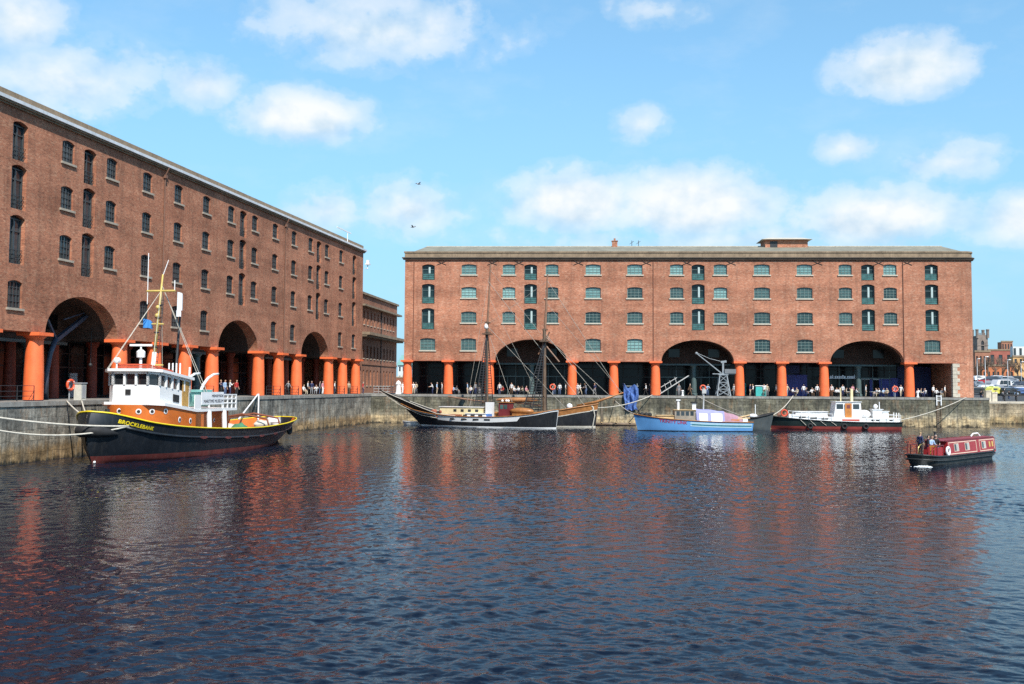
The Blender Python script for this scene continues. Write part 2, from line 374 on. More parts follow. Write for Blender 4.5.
# the dock's surface with its wind ripples as real relief: a sum of many short waves, stronger and weaker in patches
wx0, wx1, wy0, wy1 = -36., 72., 14., 162.
gx, gy = np.arange(wx0, wx1 + 1e-6, .085), 14. * np.exp(np.linspace(0, math.log(162 / 14.), 900)); nx, ny = len(gx), len(gy)
X_, Y_ = np.meshgrid(gx, gy); rng = np.random.default_rng(4); Zw = np.zeros_like(X_)
patch = np.zeros_like(X_)
for k in range(9):
    th, lam = rng.uniform(0, PI), rng.uniform(14, 50); patch += np.sin(2 * PI * (X_ * math.cos(th) + Y_ * math.sin(th)) / lam + rng.uniform(0, 6.28))
patch = np.clip(1 + .21 * patch, .4, 1.55)
wxp = X_ + .22 * np.sin(X_ * .9 + Y_ * .35) + .16 * np.sin(Y_ * 1.3 - X_ * .4 + 1) + .5 * np.sin(Y_ * .21 + .1 * X_); wyp = Y_ + .22 * np.sin(Y_ * .8 - X_ * .5 + 2) + .16 * np.sin(X_ * 1.2 + .3 * Y_) + .5 * np.sin(X_ * .23 - .08 * Y_)
for k in range(60):
    lam = .21 * (1.8 / .21) ** (rng.random() ** 2.6); th = PI / 2 - .3 + rng.normal(0, .9); amp = WAVE * lam ** .80 * rng.uniform(.6, 1.2)
    Zw += amp * np.sin(2 * PI * (wxp * math.cos(th) + wyp * math.sin(th)) / lam + rng.uniform(0, 6.28))
Zw *= patch
edge = np.minimum(np.minimum(X_ - wx0, wx1 - X_), np.minimum(Y_ - wy0, wy1 - Y_)); Zw *= np.clip(edge / 1.5, 0, 1)
outer = [(-70, -80), (420, -80), (420, 180), (-70, 180)]; inn = [(gx[0], gy[0]), (gx[-1], gy[0]), (gx[-1], gy[-1]), (gx[0], gy[-1])]
nv = nx * ny; co = np.empty((nv + 8, 3)); co[:nv, 0] = X_.ravel(); co[:nv, 1] = Y_.ravel(); co[:nv, 2] = Zw.ravel()
for i, p in enumerate(outer + inn): co[nv + i] = (p[0], p[1], 0)
ii, jj = np.meshgrid(np.arange(nx - 1), np.arange(ny - 1)); a_ = (jj * nx + ii).ravel()
fq = np.stack([a_, a_ + 1, a_ + nx + 1, a_ + nx], 1)
fo = np.array([(nv + i, nv + (i + 1) % 4, nv + 4 + (i + 1) % 4, nv + 4 + i) for i in range(4)]); fq = np.concatenate([fq, fo])
me = bpy.data.meshes.new('water'); me.vertices.add(len(co)); me.vertices.foreach_set('co', co.ravel()); me.loops.add(fq.size); me.loops.foreach_set('vertex_index', fq.ravel().astype(np.int32))
me.polygons.add(len(fq)); me.polygons.foreach_set('loop_start', np.arange(0, fq.size, 4, dtype=np.int32)); me.polygons.foreach_set('use_smooth', np.ones(len(fq), dtype=bool)); me.materials.append(water_m); me.update(calc_edges=True)
wo = bpy.data.objects.new('water', me); COL.objects.link(wo); structure(wo)

paving = paint('quay_setts', (.24, .225, .20), .9, var=.2, scale=1.2, dirt=.4, bump=.3)
ground_m = paint('town_ground', (.16, .15, .13), .95, var=.25, scale=.05, bump=.1)
GZ = 3.35
R2 = Vector((67.9, 169.0))
CZ = lambda Z: GZ + .02 + max(0., min(1., (Z - 186) / 85)) * 4.0
poly = [(-4000, -3000), (-64, -3000), (-64, 40), (-40, 172), (400, 165), (400, -3000), (4000, -3000), (4000, 6000), (-4000, 6000)]
g = MB(); g.add([(x, y, GZ) for x, y in poly], [tuple(range(len(poly)))])
structure(g.build('ground', ground_m))

quay_left_m = stone_wall('granite_of_left_quay', (.29, .28, .245), (.38, .34, .27), (.42, .28, .14), 2.9, .5, 1.9, .8, .6)
quay_far_m = stone_wall('granite_of_far_quay', (.155, .148, .108), (.36, .32, .23), (.56, .43, .25), 2.1, .55, 1.1, .45, .5)
quay_back_m = stone_wall('granite_of_channel_quay', (.36, .30, .21), (.44, .36, .24), (.40, .30, .16), 2.4, .5, 1.3, .6, .3)
# left quay: built in the frame of the left facade (x along it, y into the land)
xc = (Cn - fL0).dot(dL)
q = thing('quay_wall', 'grey granite quay wall with rust stains under the nearer row of orange columns', 'quay wall', (fL0.x, fL0.y, 0), rotL)
g = MB(); g.box(-80, xc + .6, -1.9, 44, -3, QZ - .32); g.build('masonry', quay_left_m, q)
g = MB()
x = -80
while x < xc:
    w_ = random.uniform(1.2, 1.9); g.box(x + .012, min(x + w_, xc + .6) - .012, -1.98, -.9, QZ - .318 , QZ + random.uniform(-.012, .006)); x += w_
g.build('coping', paint('granite_coping', (.27, .26, .235), .85, var=.25, scale=1.1, dirt=.6, bump=.3), q)
g = MB(); g.box(-80, xc + 30, -.9, 44, QZ - .318, QZ - .004); structure(g.build('quay_pavement', paving, None, loc=(fL0.x, fL0.y, 0), rotz=rotL))
xr = (Re - fF0).dot(dF)
q = thing('quay_wall', 'mossy granite quay wall with pale tide band under the facing warehouse', 'quay wall', (fF0.x, fF0.y, 0), rotF)
g = MB(); g.box(-12, xr, -1.9, 16.5, -3, QZ - .32); g.build('masonry', quay_far_m, q)
g = MB(); x = -.4
while x < xr:
    w_ = random.uniform(1.1, 1.8); g.box(x + .012, min(x + w_, xr + .04) - .012, -1.97, -.9, QZ - .318, QZ + random.uniform(-.012, .006)); x += w_
g.build('coping', MATS['granite_coping'], q)
g = MB()   # timber fender posts and an iron ladder on the wall
for x in (33.0, 79.8):
    g = MB(); g.box(x, x + .30, -2.0, -1.905, -1, QZ - .3); g.build('fender_post', paint('wet_timber', (.15, .12, .085), .8, var=.3, scale=2, dirt=.5), q)
g = MB()
for s in (0, .6): g.bar((79.75 + s, -2.05, QZ - 1.1), (79.75 + s, -2.05, QZ + .35), .13)
g.bar((79.75, -2.05, QZ + .2), (80.35, -2.05, QZ + .2), .1); g.bar((79.75, -2.05, QZ - .45), (80.35, -2.05, QZ - .45), .1)
g.build('ladder_head', white_paint, q)
g = MB()
for s in (0, .6): g.bar((79.75 + s, -2.03, -.5), (79.75 + s, -2.03, QZ - 1.1), .05)
for k in range(10): g.bar((79.75, -2.03, .2 + k * .3), (80.35, -2.03, .2 + k * .3), .03)
g.build('ladder', paint('rusty_ladder', (.16, .10, .06), .8, var=.3), q)
g = MB(); g.box(-12, xr - .03, -.9, 16.4, QZ - .318, QZ - .004); structure(g.build('quay_pavement', paving, None, loc=(fF0.x, fF0.y, -.006), rotz=rotF))
q = thing('quay_wall', 'low ochre stone channel wall past the end of the facing quay', 'quay wall', (60, 169, 0), math.atan2(-4, 340))
g = MB(); g.box(-12, 340, 0, 4, -3, GZ - .25); g.build('masonry', quay_back_m, q)
g = MB(); g.box(-12, 340, -.08, 4, GZ - .248, GZ + .05); g.build('coping', stone, q)

g = MB()
for (z0, z1) in ((184, 205), (205, 228), (228, 250), (250, 271), (271, 420)): g.quad((55, z0, CZ(z0)), (260, z0, CZ(z0)), (260, z1, CZ(z1)), (55, z1, CZ(z1)))
structure(g.build('car_park_ground', paint('asphalt', (.06, .06, .062), .9, var=.2, scale=.4)))
# ------------------------------------------------------------------ warehouses
def arc_pts(o):
    """Top contour of an opening from left to right."""
    cx, wd, zt, rise = o['x'], o['w'], o['z1'], o['rise']; k = o.get('n', 8); pts = []
    for i in range(k + 1):
        u = -1 + 2 * i / k
        if o.get('ell'):
            a = PI * (1 - i / k); pts.append((cx + wd / 2 * math.cos(a), zt - rise + rise * math.sin(a)))
        else: pts.append((cx + u * wd / 2, zt - rise * u * u))
    return pts
def facade(mb, x0, x1, z0, z1, ops, mi=0, mi_rev=0):
    xs = sorted({x0, x1, *[o['x'] - o['w'] / 2 for o in ops], *[o['x'] + o['w'] / 2 for o in ops]})
    zs = sorted({z0, z1, *[o['z0'] for o in ops], *[o['z1'] for o in ops]})
    xs = [v for v in xs if x0 <= v <= x1]; zs = [v for v in zs if z0 <= v <= z1]
    for i in range(len(xs) - 1):
        for j in range(len(zs) - 1):
            a, b2, c, d = xs[i], xs[i + 1], zs[j], zs[j + 1]
            mx, mz = (a + b2) / 2, (c + d) / 2
            if any(abs(mx - o['x']) < o['w'] / 2 and o['z0'] < mz < o['z1'] for o in ops): continue
            mb.quad((a, 0, c), (b2, 0, c), (b2, 0, d), (a, 0, d), mi)
    for o in ops:
        pts = arc_pts(o)
        for (p, q) in zip(pts[:-1], pts[1:]):
            mb.quad((p[0], 0, p[1]), (q[0], 0, q[1]), (q[0], 0, o['z1']), (p[0], 0, o['z1']), mi)
        dp = o['d']; l_, r_ = o['x'] - o['w'] / 2, o['x'] + o['w'] / 2
        con = [(l_, o['z0'])] + pts + [(r_, o['z0'])]
        if abs(pts[0][1] - o['z0']) < 1e-6: con = pts
        for (p, q) in zip(con[:-1], con[1:]):
            mb.quad((p[0], 0, p[1]), (p[0], dp, p[1]), (q[0], dp, q[1]), (q[0], 0, q[1]), mi_rev)
        if o['z0'] > z0 + .01: mb.quad((l_, 0, o['z0']), (r_, 0, o['z0']), (r_, dp, o['z0']), (l_, dp, o['z0']), mi_rev)

def add_window(par, o, fm, gm, sill_m, cols=4, rows=4):
    """One iron window: frame with glazing bars, its panes and a stone sill."""
    x, wd, z0, z1, d = o['x'], o['w'], o['z0'], o['z1'], o['d']
    g = MB(); y0, y1 = -.05, .03
    e = thing_part('window', par, (x, d - .04, z0))
    t = .075; h = z1 - z0
    g.box(-wd / 2, wd / 2, y0, y1, 0, t); g.box(-wd / 2, -wd / 2 + t, y0, y1, t, h - o['rise']); g.box(wd / 2 - t, wd / 2, y0, y1, t, h - o['rise'])
    pts = [(p[0] - x, p[1] - z0) for p in arc_pts(o)]
    for p, q in zip(pts[:-1], pts[1:]): g.add([(p[0], y0, p[1] - t * 1.3), (q[0], y0, q[1] - t * 1.3), (q[0], y0, q[1]), (p[0], y0, p[1])], [(0, 1, 2, 3)])
    for i in range(1, cols):
        xx = -wd / 2 + wd * i / cols; u = xx / (wd / 2); g.box(xx - .02, xx + .02, y0 + .012, y1 - .012, t, h - o['rise'] * u * u - t)
    for j in range(1, rows):
        zz = h * j / rows; g.box(-wd / 2 + t, wd / 2 - t, y0 + .016, y1 - .016, zz - .02, zz + .02)
    f = g.build('window', fm, par, loc=(x, d - .04, z0)); bpy.data.objects.remove(e)
    pm = MB(); tilt = random.uniform(-.02, .02)
    pm.box(-wd / 2 - .06, wd / 2 + .06, .034, .06, -.05, h + .03)
    pn = pm.build('pane', gm, f)
    s = MB(); s.box(-wd / 2 - .16, wd / 2 + .16, -d + .04 - .14, -.052, -.17, -.004)
    s.build('sill', sill_m, f)
    return f
def thing_part(name, par, loc):
    o = bpy.data.objects.new(name, None); COL.objects.link(o); o.parent = par; o.location = loc; return o

def add_bay(par, o, fm, gm, doors=True):
    if doors: gm = glass_bay; fm = iron_teal
    """A loading door in its tall recess: iron frame, glazed leaves, low guard rail."""
    x, wd, z0, z1, d = o['x'], o['w'], o['z0'], o['z1'], o['d']; h = z1 - z0
    g = MB(); y0, y1 = -.08, .02; t = .1
    g.box(-wd / 2, wd / 2, y0, y1, 0, t); g.box(-wd / 2, -wd / 2 + t, y0, y1, t, h - o['rise']); g.box(wd / 2 - t, wd / 2, y0, y1, t, h - o['rise'])
    g.box(-wd / 2 + t, wd / 2 - t, y0, y1, h - o['rise'] - t, h - o['rise'] - .0)
    g.box(-.06, .06, y0 + .01, y1 - .01, t, h - o['rise'] - t)
    zz = h * .68; g.box(-wd / 2 + t, wd / 2 - t, y0 + .02, y1 - .02, zz - .04, zz + .04)
    f = g.build('loading_door', fm, par, loc=(x, d - .04, z0))
    pm = MB(); pm.box(-wd / 2 - .06, wd / 2 + .06, .024, .05, -.05, h + .03); pm.build('pane', gm, f)
    r = MB(); zr = 1.0 if h > 2 else .8
    for k in range(3): r.box(-wd / 2 + .01, wd / 2 - .01, -.24, -.205, zr - k * .3, zr - k * .3 + .035)
    for k in range(-2, 3): r.box(k * wd / 5 - .015, k * wd / 5 + .015, -.2, -.18, .0, zr)
    r.build('guard_rail', fm, f)
    if doors:
        q_ = MB(); q_.box(-wd / 2 + t, wd / 2 - t, -.20, -.17, .12, zr - .1); q_.build('guard_panel', MATS['teal_guard_panel'], f)
        s = MB(); s.box(.02, .28, -.16, -.09, t + .05, h - o['rise'] - .15); s.build('door_edge', MATS['pale_door_edge'], f)
    return f
paint('pale_door_edge', (.42, .52, .50), .5, var=.12); paint('teal_guard_panel', (.055, .16, .15), .35, var=.3, scale=2)

COLP = [(.80, 0), (.80, .04), (.725, .06), (.72, .9), (.70, 2.0), (.655, 3.2), (.605, 4.22), (.60, 4.30), (.64, 4.32), (.64, 4.37), (.60, 4.40), (.62, 4.46), (.72, 4.56), (.83, 4.64), (.84, 4.685)]
def add_column(par, x, y, m, cap=True):
    g = MB(); g.lathe([(r * .97, z) for r, z in COLP[2:]], 28)
    c = g.build('column', m, par, smooth=True, angle=35, loc=(x, y, 0))
    k = MB(); k.box(-.90, .90, -.90, .90, 4.68, LW - .004); k.build('capital', m, c)
    return c

def warehouse(name, label, loc, rot, x0, x1, ztop, cols, arches, wins, bays, bm, fm, gm, depth, spec):
    T = thing(name, label, 'warehouse', loc, rot)
    ops = []
    for a in arches: ops.append(dict(x=a, w=10.3, z0=LW, z1=LW + 3.05, rise=3.05, ell=1, n=32, d=1.15))
    for x, w_, z0, z1 in wins: ops.append(dict(x=x, w=w_, z0=z0, z1=z1, rise=.17, d=spec['rev'], k='w', n=6))
    for x, w_, z0, z1 in bays: ops.append(dict(x=x, w=w_, z0=z0, z1=z1, rise=.22, d=spec['bd'], k='b', n=6))
    g = MB(); facade(g, x0, x1, LW, ztop, ops)
    T_ = 1.15   # the facade's thickness: its underside between the arches, then the shell's other faces
    cuts = [x0]
    for a in sorted(arches): cuts += [a - 5.15, a + 5.15]
    cuts.append(x1)
    for i in range(0, len(cuts), 2): g.quad((cuts[i], 0, LW), (cuts[i + 1], 0, LW), (cuts[i + 1], T_, LW), (cuts[i], T_, LW))
    spec['wall_extra'](g)
    g.build('wall', bm, T)
    for o in ops:
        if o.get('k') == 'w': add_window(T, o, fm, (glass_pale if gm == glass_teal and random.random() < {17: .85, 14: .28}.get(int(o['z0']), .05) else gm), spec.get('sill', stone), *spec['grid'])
        elif o.get('k') == 'b': add_bay(T, o, fm, gm, spec['doors'])
    for a in arches:            # rough-voussoir ring, vault and the wall at its back carried on an iron post
        g = MB(); k = 32; yb = 4.6
        pr = [(a + 5.15 * math.cos(PI * (1 - i / k)), LW + 3.05 * math.sin(PI * (1 - i / k))) for i in range(k + 1)]
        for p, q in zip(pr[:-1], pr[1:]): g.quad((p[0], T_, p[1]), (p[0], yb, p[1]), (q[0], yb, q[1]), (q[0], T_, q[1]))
        g.build('vault', brick_vault_shade, T)
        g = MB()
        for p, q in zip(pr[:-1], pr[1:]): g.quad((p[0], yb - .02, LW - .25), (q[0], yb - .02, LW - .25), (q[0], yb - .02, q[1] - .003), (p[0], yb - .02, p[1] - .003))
        g.build('arch_back_wall', brick_vault_shade, T)
        g = MB(); g.box(a - 5.3, a + 5.3, yb - .06, yb + .4, LW - .5, LW - .255); g.build('iron_beam', iron_teal, T)
        for sx in (-2.9, 2.9):
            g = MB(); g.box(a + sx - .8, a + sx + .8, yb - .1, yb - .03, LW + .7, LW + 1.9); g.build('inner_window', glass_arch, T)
        g = MB(); g.lathe([(.52, 0), (.52, .3), (.42, .4), (.40, 2), (.36, 4.1), (.52, 4.3), (.56, LW - .505)], 18); g.build('iron_post', iron_teal, T, smooth=True, angle=35, loc=(a, yb + .1, 0))
        if spec.get('vous'):
            g = MB(); k2 = 45
            for i in range(k2):
                a0, a1 = PI * i / k2 + .006, PI * (i + 1) / k2 - .006
                pts = [(a + R_ * math.cos(t), LW + (R_ - 2.1) * math.sin(t)) for R_, t in ((5.16, a0), (5.16, a1), (5.62, a1), (5.62, a0))]
                g.extrude(pts, -.012, .05)
            g.build('arch_ring', bm, T)
    # dim arcade ceiling, split so that it leaves the vaults open
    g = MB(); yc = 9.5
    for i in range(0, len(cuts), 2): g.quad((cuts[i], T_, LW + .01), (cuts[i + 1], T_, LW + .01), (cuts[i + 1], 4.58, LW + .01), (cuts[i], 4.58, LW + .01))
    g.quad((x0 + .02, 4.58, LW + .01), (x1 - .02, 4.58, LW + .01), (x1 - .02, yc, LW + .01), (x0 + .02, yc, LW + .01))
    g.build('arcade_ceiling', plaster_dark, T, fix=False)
    for x in cols: add_column(T, x, spec['cy'], orange)
    return T

# -- the nearer row, seen along its length
L0, LB = 6.75, 6.0
lc = [L0 + LB * k for k in (-2, -1, 0, 2, 3, 4, 5, 7, 8, 9, 11, 12, 13)]
la = [L0 + LB * k for k in (-4, 1, 6, 10)]
ROWL = [(17.98, 19.68), (14.43, 16.18), (10.62, 12.47), (6.50, 8.45)]
wx = [-8.0, -2.4, 9.9, 16.3, 22.3, 28.2, 34.2, 40.1, 46.4, 52.4, 58.5, 64.4, 70.7, 76.7]
lwins = [(x, 1.66, a, b_) for x in wx for a, b_ in ROWL[:3]]
lwins += [(x, 1.66, *ROWL[3]) for x in (-2.4, 3.8, 22.3, 28.2, 34.2, 52.4, 58.5, 76.7, 82.8)]
lbays = [(x, 1.75, a, b_) for x in (3.85, 13.0, 43.2, 67.5, 82.8) for a, b_ in ((16.9, 19.68), (13.45, 16.6), (9.6, 13.05))]
LX0, LX1, LTOP = -40., 87.0, 20.50
def extra_left(g):
    g.quad((LX1, 0, 0), (LX1, 16, 0), (LX1, 16, LTOP), (LX1, 0, LTOP)); g.quad((LX0, 0, LW), (LX0, 16, LW), (LX0, 16, LTOP), (LX0, 0, LTOP))
    g.quad((LX0, 16, 0), (LX1, 16, 0), (LX1, 16, LTOP), (LX0, 16, LTOP))
    g.quad((LX1 - 1.1, .0, 0), (LX1, 0, 0), (LX1, 0, LW), (LX1 - 1.1, 0, LW)); g.quad((LX1 - 1.1, 0, 0), (LX1 - 1.1, 9, 0), (LX1 - 1.1, 9, LW), (LX1 - 1.1, 0, LW))
WL = warehouse('brick_warehouse', 'long dark brick dock warehouse on orange columns, seen along its length beside the tugboat', PL(0, 0), rotL, LX0, LX1, LTOP, lc, la, lwins, lbays, brick_left, frame_dark, glass_dark, 16,
               dict(sill=sill_stone, rev=.24, bd=.42, grid=(4, 4), doors=False, cy=.25, wall_extra=extra_left))
g = MB()
for (y0, y1, z0, z1) in ((-.18, .3, LTOP, LTOP + .12), (-.34, .3, LTOP + .123, LTOP + .26)): g.box(LX0, LX1 + .2, y0, y1, z0, z1)
g.build('cornice', stone_brown, WL)
g = MB(); g.extrude([(LX0, LTOP + .263), (LX1 + .35, LTOP + .263), (LX1 + .35, LTOP + .50), (LX0, LTOP + .50)], -.46, .3); g.build('gutter', white_band, WL)
g = MB(); x = LX0
while x < LX1:
    g.box(x + .006, min(x + 2.4, LX1) - .006, -.02, .55, LTOP + .503, LTOP + 1.06 + random.uniform(0, .01)); x += 2.4
g.build('parapet', stone_brown, WL)
g = MB(); g.add([(LX0, .5, LTOP + .9), (LX1, .5, LTOP + .9), (LX1 - 4, 8, LTOP + 3.0), (LX0, 8, LTOP + 3.0), (LX1, 16, LTOP + .9), (LX0, 16, LTOP + .9)], [(0, 1, 2, 3), (3, 2, 4, 5), (1, 4, 2)]); g.build('roof', slate, WL)
for x in (25.25, 55.4):
    g = MB(); g.tube([(x, -.5, LTOP + .2), (x, -.12, LTOP - .55), (x, -.12, LW + .2)], .065, 8); g.box(x - .17, x + .17, -.3, -.02, LTOP - .75, LTOP - .45); g.build('drainpipe', paint('brick_brown_pipe', (.17, .085, .055), .7), WL)
def shopfront(T, x0, x1, y, mcol, panels, step=3.0):
    g = MB(); g.quad((x0, y, 0), (x1, y, 0), (x1, y, LW), (x0, y, LW)); g.build('shop_glazing', glass_shop, T)
    g = MB(); x = x0
    while x < x1:
        g.box(x - .07, x + .07, y - .14, y - .004, 0, LW); x += step
    for z in (.05, 2.65, 3.9): g.box(x0, x1, y - .12, y - .006, z, z + .12)
    g.build('shop_frame', mcol, T)
    for (a, b_, z0, z1, mat_) in panels:
        g = MB(); g.box(a, b_, y - .3, y - .15, z0, z1); g.build('shop_panel', mat_, T)
blue_panel = paint('violet_blue_shop_paint', (.07, .075, .36), .5, var=.15)
navy_panel = paint('navy_shop_paint', (.02, .03, .13), .5, var=.2)
teal_panel = paint('teal_shop_paint', (.05, .42, .40), .5, var=.1)
white_panel = paint('white_shop_board', (.6, .62, .65), .5, var=.1)
shopfront(WL, LX0, LX1 - 1.15, 9.3, iron_dark, [(26, 27.2, 0, 2.2, white_panel)])
g = MB()
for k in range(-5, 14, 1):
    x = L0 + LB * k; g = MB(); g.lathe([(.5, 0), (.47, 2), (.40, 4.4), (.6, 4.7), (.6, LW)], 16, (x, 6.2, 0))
    g.build('inner_column', paint('shade_darkened_column_paint', (.30, .05, .025), .6, var=.15), WL, smooth=True, angle=35)  # column orange darkened to stand for the shade inside the arcade
g = MB(); g.tube([(LX1 + .3, -.2, LTOP - 2.2), (LX1 + .9, -.4, LTOP - 2.2), (LX1 + 1.0, -.4, LTOP - 1.6)], .07, 8); g.box(LX1 + .6, LX1 + 1.4, -.7, -.1, LTOP - 1.6, LTOP - 1.4); g.box(LX1 + .8, LX1 + 1.25, -.6, -.2, LTOP - 1.39, LTOP - .9)
g.build('lamp_bracket', white_paint, WL)
g = MB(); g.tube([(79, -.1, LTOP + .6), (79, -.1, LTOP + 2.0)], .06, 8); g.box(74.4, 80.6, -.15, -.05, LTOP + 1.95, LTOP + 2.1); g.build('roof_bracket', white_paint, WL)

# -- the facing row
fc = [5.03 + 5.98 * k for k in (0, 1, 2, 4, 5, 6, 8, 9, 10, 12)]
fa = [5.03 + 5.98 * k for k in (3, 7, 11)]
ROWF = [(17.40, 18.92), (14.0, 15.6), (10.38, 12.03), (6.36, 8.14)]
fwx = [(13.93, 2.2), (19.75, 1.85), (26.0, 1.85), (31.95, 2.2), (37.95, 2.2), (43.95, 1.9), (50.2, 1.9), (56.1, 2.25), (62.15, 2.2), (67.9, 1.85), (74.2, 1.85)]
fwins = [(x, w_, a, b_) for x, w_ in fwx for a, b_ in ROWF[:3]] + [(x, 2.2, *ROWF[3]) for x in (7.98, 13.93, 31.95, 37.95, 56.1, 62.15, 80.0)]
fbays = [(x, 1.85, a, b_) for x in (7.98, 22.9, 47.02, 71.08, 80.0) for a, b_ in ((16.6, 18.9), (13.15, 16.05), (9.38, 12.5))]
FX0, FX1, FTOP = 4.55, 84.5, 19.57
RC = 1.6    # rounded corner at the far end
def extra_far(g):
    k = 8; pv = (FX1, 0)
    for i in range(1, k + 1):
        t = PI / 2 * i / k; c_ = (FX1 + RC * math.sin(t), RC - RC * math.cos(t))
        g.quad((*pv, 0), (*c_, 0), (*c_, FTOP), (*pv, FTOP)); pv = c_
    g.quad((*pv, 0), (pv[0], 16, 0), (pv[0], 16, FTOP), (*pv, FTOP))
    g.quad((FX0, 0, LW), (FX0, 16, LW), (FX0, 16, FTOP), (FX0, 0, FTOP)); g.quad((FX0, 9.5, 0), (FX0, 16, 0), (FX0, 16, LW), (FX0, 9.5, LW))
    g.quad((FX0, 16, 0), (pv[0], 16, 0), (pv[0], 16, FTOP), (FX0, 16, FTOP))
    g.quad((82.75, 0, 0), (FX1, 0, 0), (FX1, 0, LW), (82.75, 0, LW)); g.quad((82.75, 0, 0), (82.75, 9.5, 0), (82.75, 9.5, LW), (82.75, 0, LW))
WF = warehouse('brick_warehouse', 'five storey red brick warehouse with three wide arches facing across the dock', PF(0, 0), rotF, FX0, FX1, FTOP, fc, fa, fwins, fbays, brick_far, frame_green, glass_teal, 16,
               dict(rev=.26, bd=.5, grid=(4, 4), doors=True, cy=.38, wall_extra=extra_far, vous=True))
def ring(g, out, z0, z1, x0=FX0 - .0, inner=.4):
    """A moulding that runs along the front, round the curved corner and back along the side."""
    P = [(x0 - out, -out), (FX1, -out)]
    for i in range(1, 9):
        t = PI / 2 * i / 8; P.append((FX1 + (RC + out) * math.sin(t), RC - (RC + out) * math.cos(t)))
    P += [(FX1 + RC + out, 16), (FX1 + RC - inner, 16)]
    for i in range(8, 0, -1):
        t = PI / 2 * i / 8; P.append((FX1 + (RC - inner) * math.sin(t), RC - (RC - inner) * math.cos(t)))
    P += [(FX1, inner), (x0 - out, inner)]
    g.extrude_z(P, z0, z1)
g = MB(); ring(g, .28, FTOP, FTOP + .2); ring(g, .42, FTOP + .203, FTOP + .34); g.build('cornice', paint('dark_cornice', (.10, .075, .055), .8, var=.25, scale=1, dirt=.4), WF)
g = MB(); ring(g, .06, FTOP + .343, FTOP + 1.0); ring(g, .16, FTOP + 1.003, FTOP + 1.22); g.build('parapet', stone_brown, WF)
zr_, yr_ = FTOP + 2.95, 8.
g = MB(); xa, xb = FX0 + .3, FX1 + RC - .3
g.add([(xa, .35, FTOP + .9), (xb, .35, FTOP + .9), (xb - 1.6, yr_, zr_), (xa + 1.8, yr_, zr_), (xb, 15.8, FTOP + .9), (xa, 15.8, FTOP + .9)], [(0, 1, 2, 3), (3, 2, 4, 5), (1, 4, 2), (0, 3, 5)]); g.build('roof', slate, WF)
g = MB(); g.box(xa + 1.8, xb - 1.6, yr_ - .15, yr_ + .15, zr_ - .03, zr_ + .06); g.build('ridge', stone, WF)
# roof-top stair house and vents
g = MB(); g.box(57.9, 64.2, 7.0, 11, FTOP + 1.6, FTOP + 3.85); ph = g.build('roof_house', brick_far, WF)
g = MB(); g.add([(57.3, 6.4, FTOP + 3.853), (64.8, 6.4, FTOP + 3.853), (64.8, 11.6, FTOP + 3.853), (57.3, 11.6, FTOP + 3.853), (58.7, 8.9, FTOP + 4.4), (63.7, 8.9, FTOP + 4.4)], [(0, 1, 5, 4), (1, 2, 5), (2, 3, 4, 5), (3, 0, 4), (0, 3, 2, 1)]); g.build('canopy_roof', stone, ph)
g = MB(); g.box(58.6, 59.7, 6.95, 6.999, FTOP + 2.2, FTOP + 3.6); g.build('door', iron_dark, ph)
g = MB(); g.box(-.4, .4, -.4, .4, -.3, .75); g.box(-.48, .48, -.48, .48, .753, .87); g.tube([(0, 0, .87), (0, 0, 1.25)], .14, 8); g.build('chimney', brick_far, WF, loc=(35.4, yr_, zr_))
for x in (38.0, 39.0):
    g = MB(); g.tube([(0, 0, 0), (0, 0, .9)], .05, 6); g.bar((-.35, 0, .35), (.3, 0, .8), .06); g.build('aerial', frame_dark, WF, loc=(x, yr_, zr_ + .02))
# wall ties under the cornice, drainpipe, quoins
for px in (9.9, 17.3, 21.2, 29.8, 39.6, 45.4, 51.7, 64.0, 72.6, 76.6):
    g = MB()
    for s in (1, -1): g.bar((-.7 * s, -.05, -.38), (.7 * s, -.05 - .025 * s, .22), .1, .03)
    g.build('wall_tie', iron_dark, WF, loc=(px, 0, FTOP - .38))
for i in range(9):
    g = MB(); ww_ = .95 if i % 2 == 0 else .62; g.box(82.73, 82.75 + ww_, -.045, .6, .05 + i * .53, .05 + i * .53 + .5); g.build('quoin', stone, WF)
for i, x in enumerate((5.9, 40.6, 76.0)):
    g = MB(); g.tube([(x, -.1, FTOP - .3), (x, -.1, LW + .1)], .055, 8); g.build('drainpipe', paint('brick_red_pipe', (.24, .10, .06), .6), WF)
g = MB()
for i in range(0, len(fc)): pass
cutsF = [FX0] + [v for a in fa for v in (a - 5.15, a + 5.15)] + [FX1]
for i in range(0, len(cutsF), 2): g.box(cutsF[i], cutsF[i + 1], -.02, .4, LW - .1, LW - .003)
g.build('lintel', paint('orange_brown_iron_lintel', (.40, .13, .07), .6, var=.2, dirt=.4), WF)
cutsL = [LX0] + [v for a in la if a > LX0 for v in (a - 5.15, a + 5.15)] + [LX1 - 1.15]
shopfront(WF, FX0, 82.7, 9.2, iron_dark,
          [(60.2, 64.3, 0, 3.2, blue_panel), (60.6, 63.2, 3.4, 4.6, navy_panel), (71.9, 72.3, 0, 2.75, blue_panel), (73.6, 74.0, 0, 2.75, blue_panel), (75.0, 78.2, 0, 2.8, blue_panel), (77.7, 82.6, .0, 4.5, navy_panel), (72.3, 75.0, 2.5, 2.8, white_panel), (54.0, 55.2, 0, 1.9, teal_panel)], 2.3)
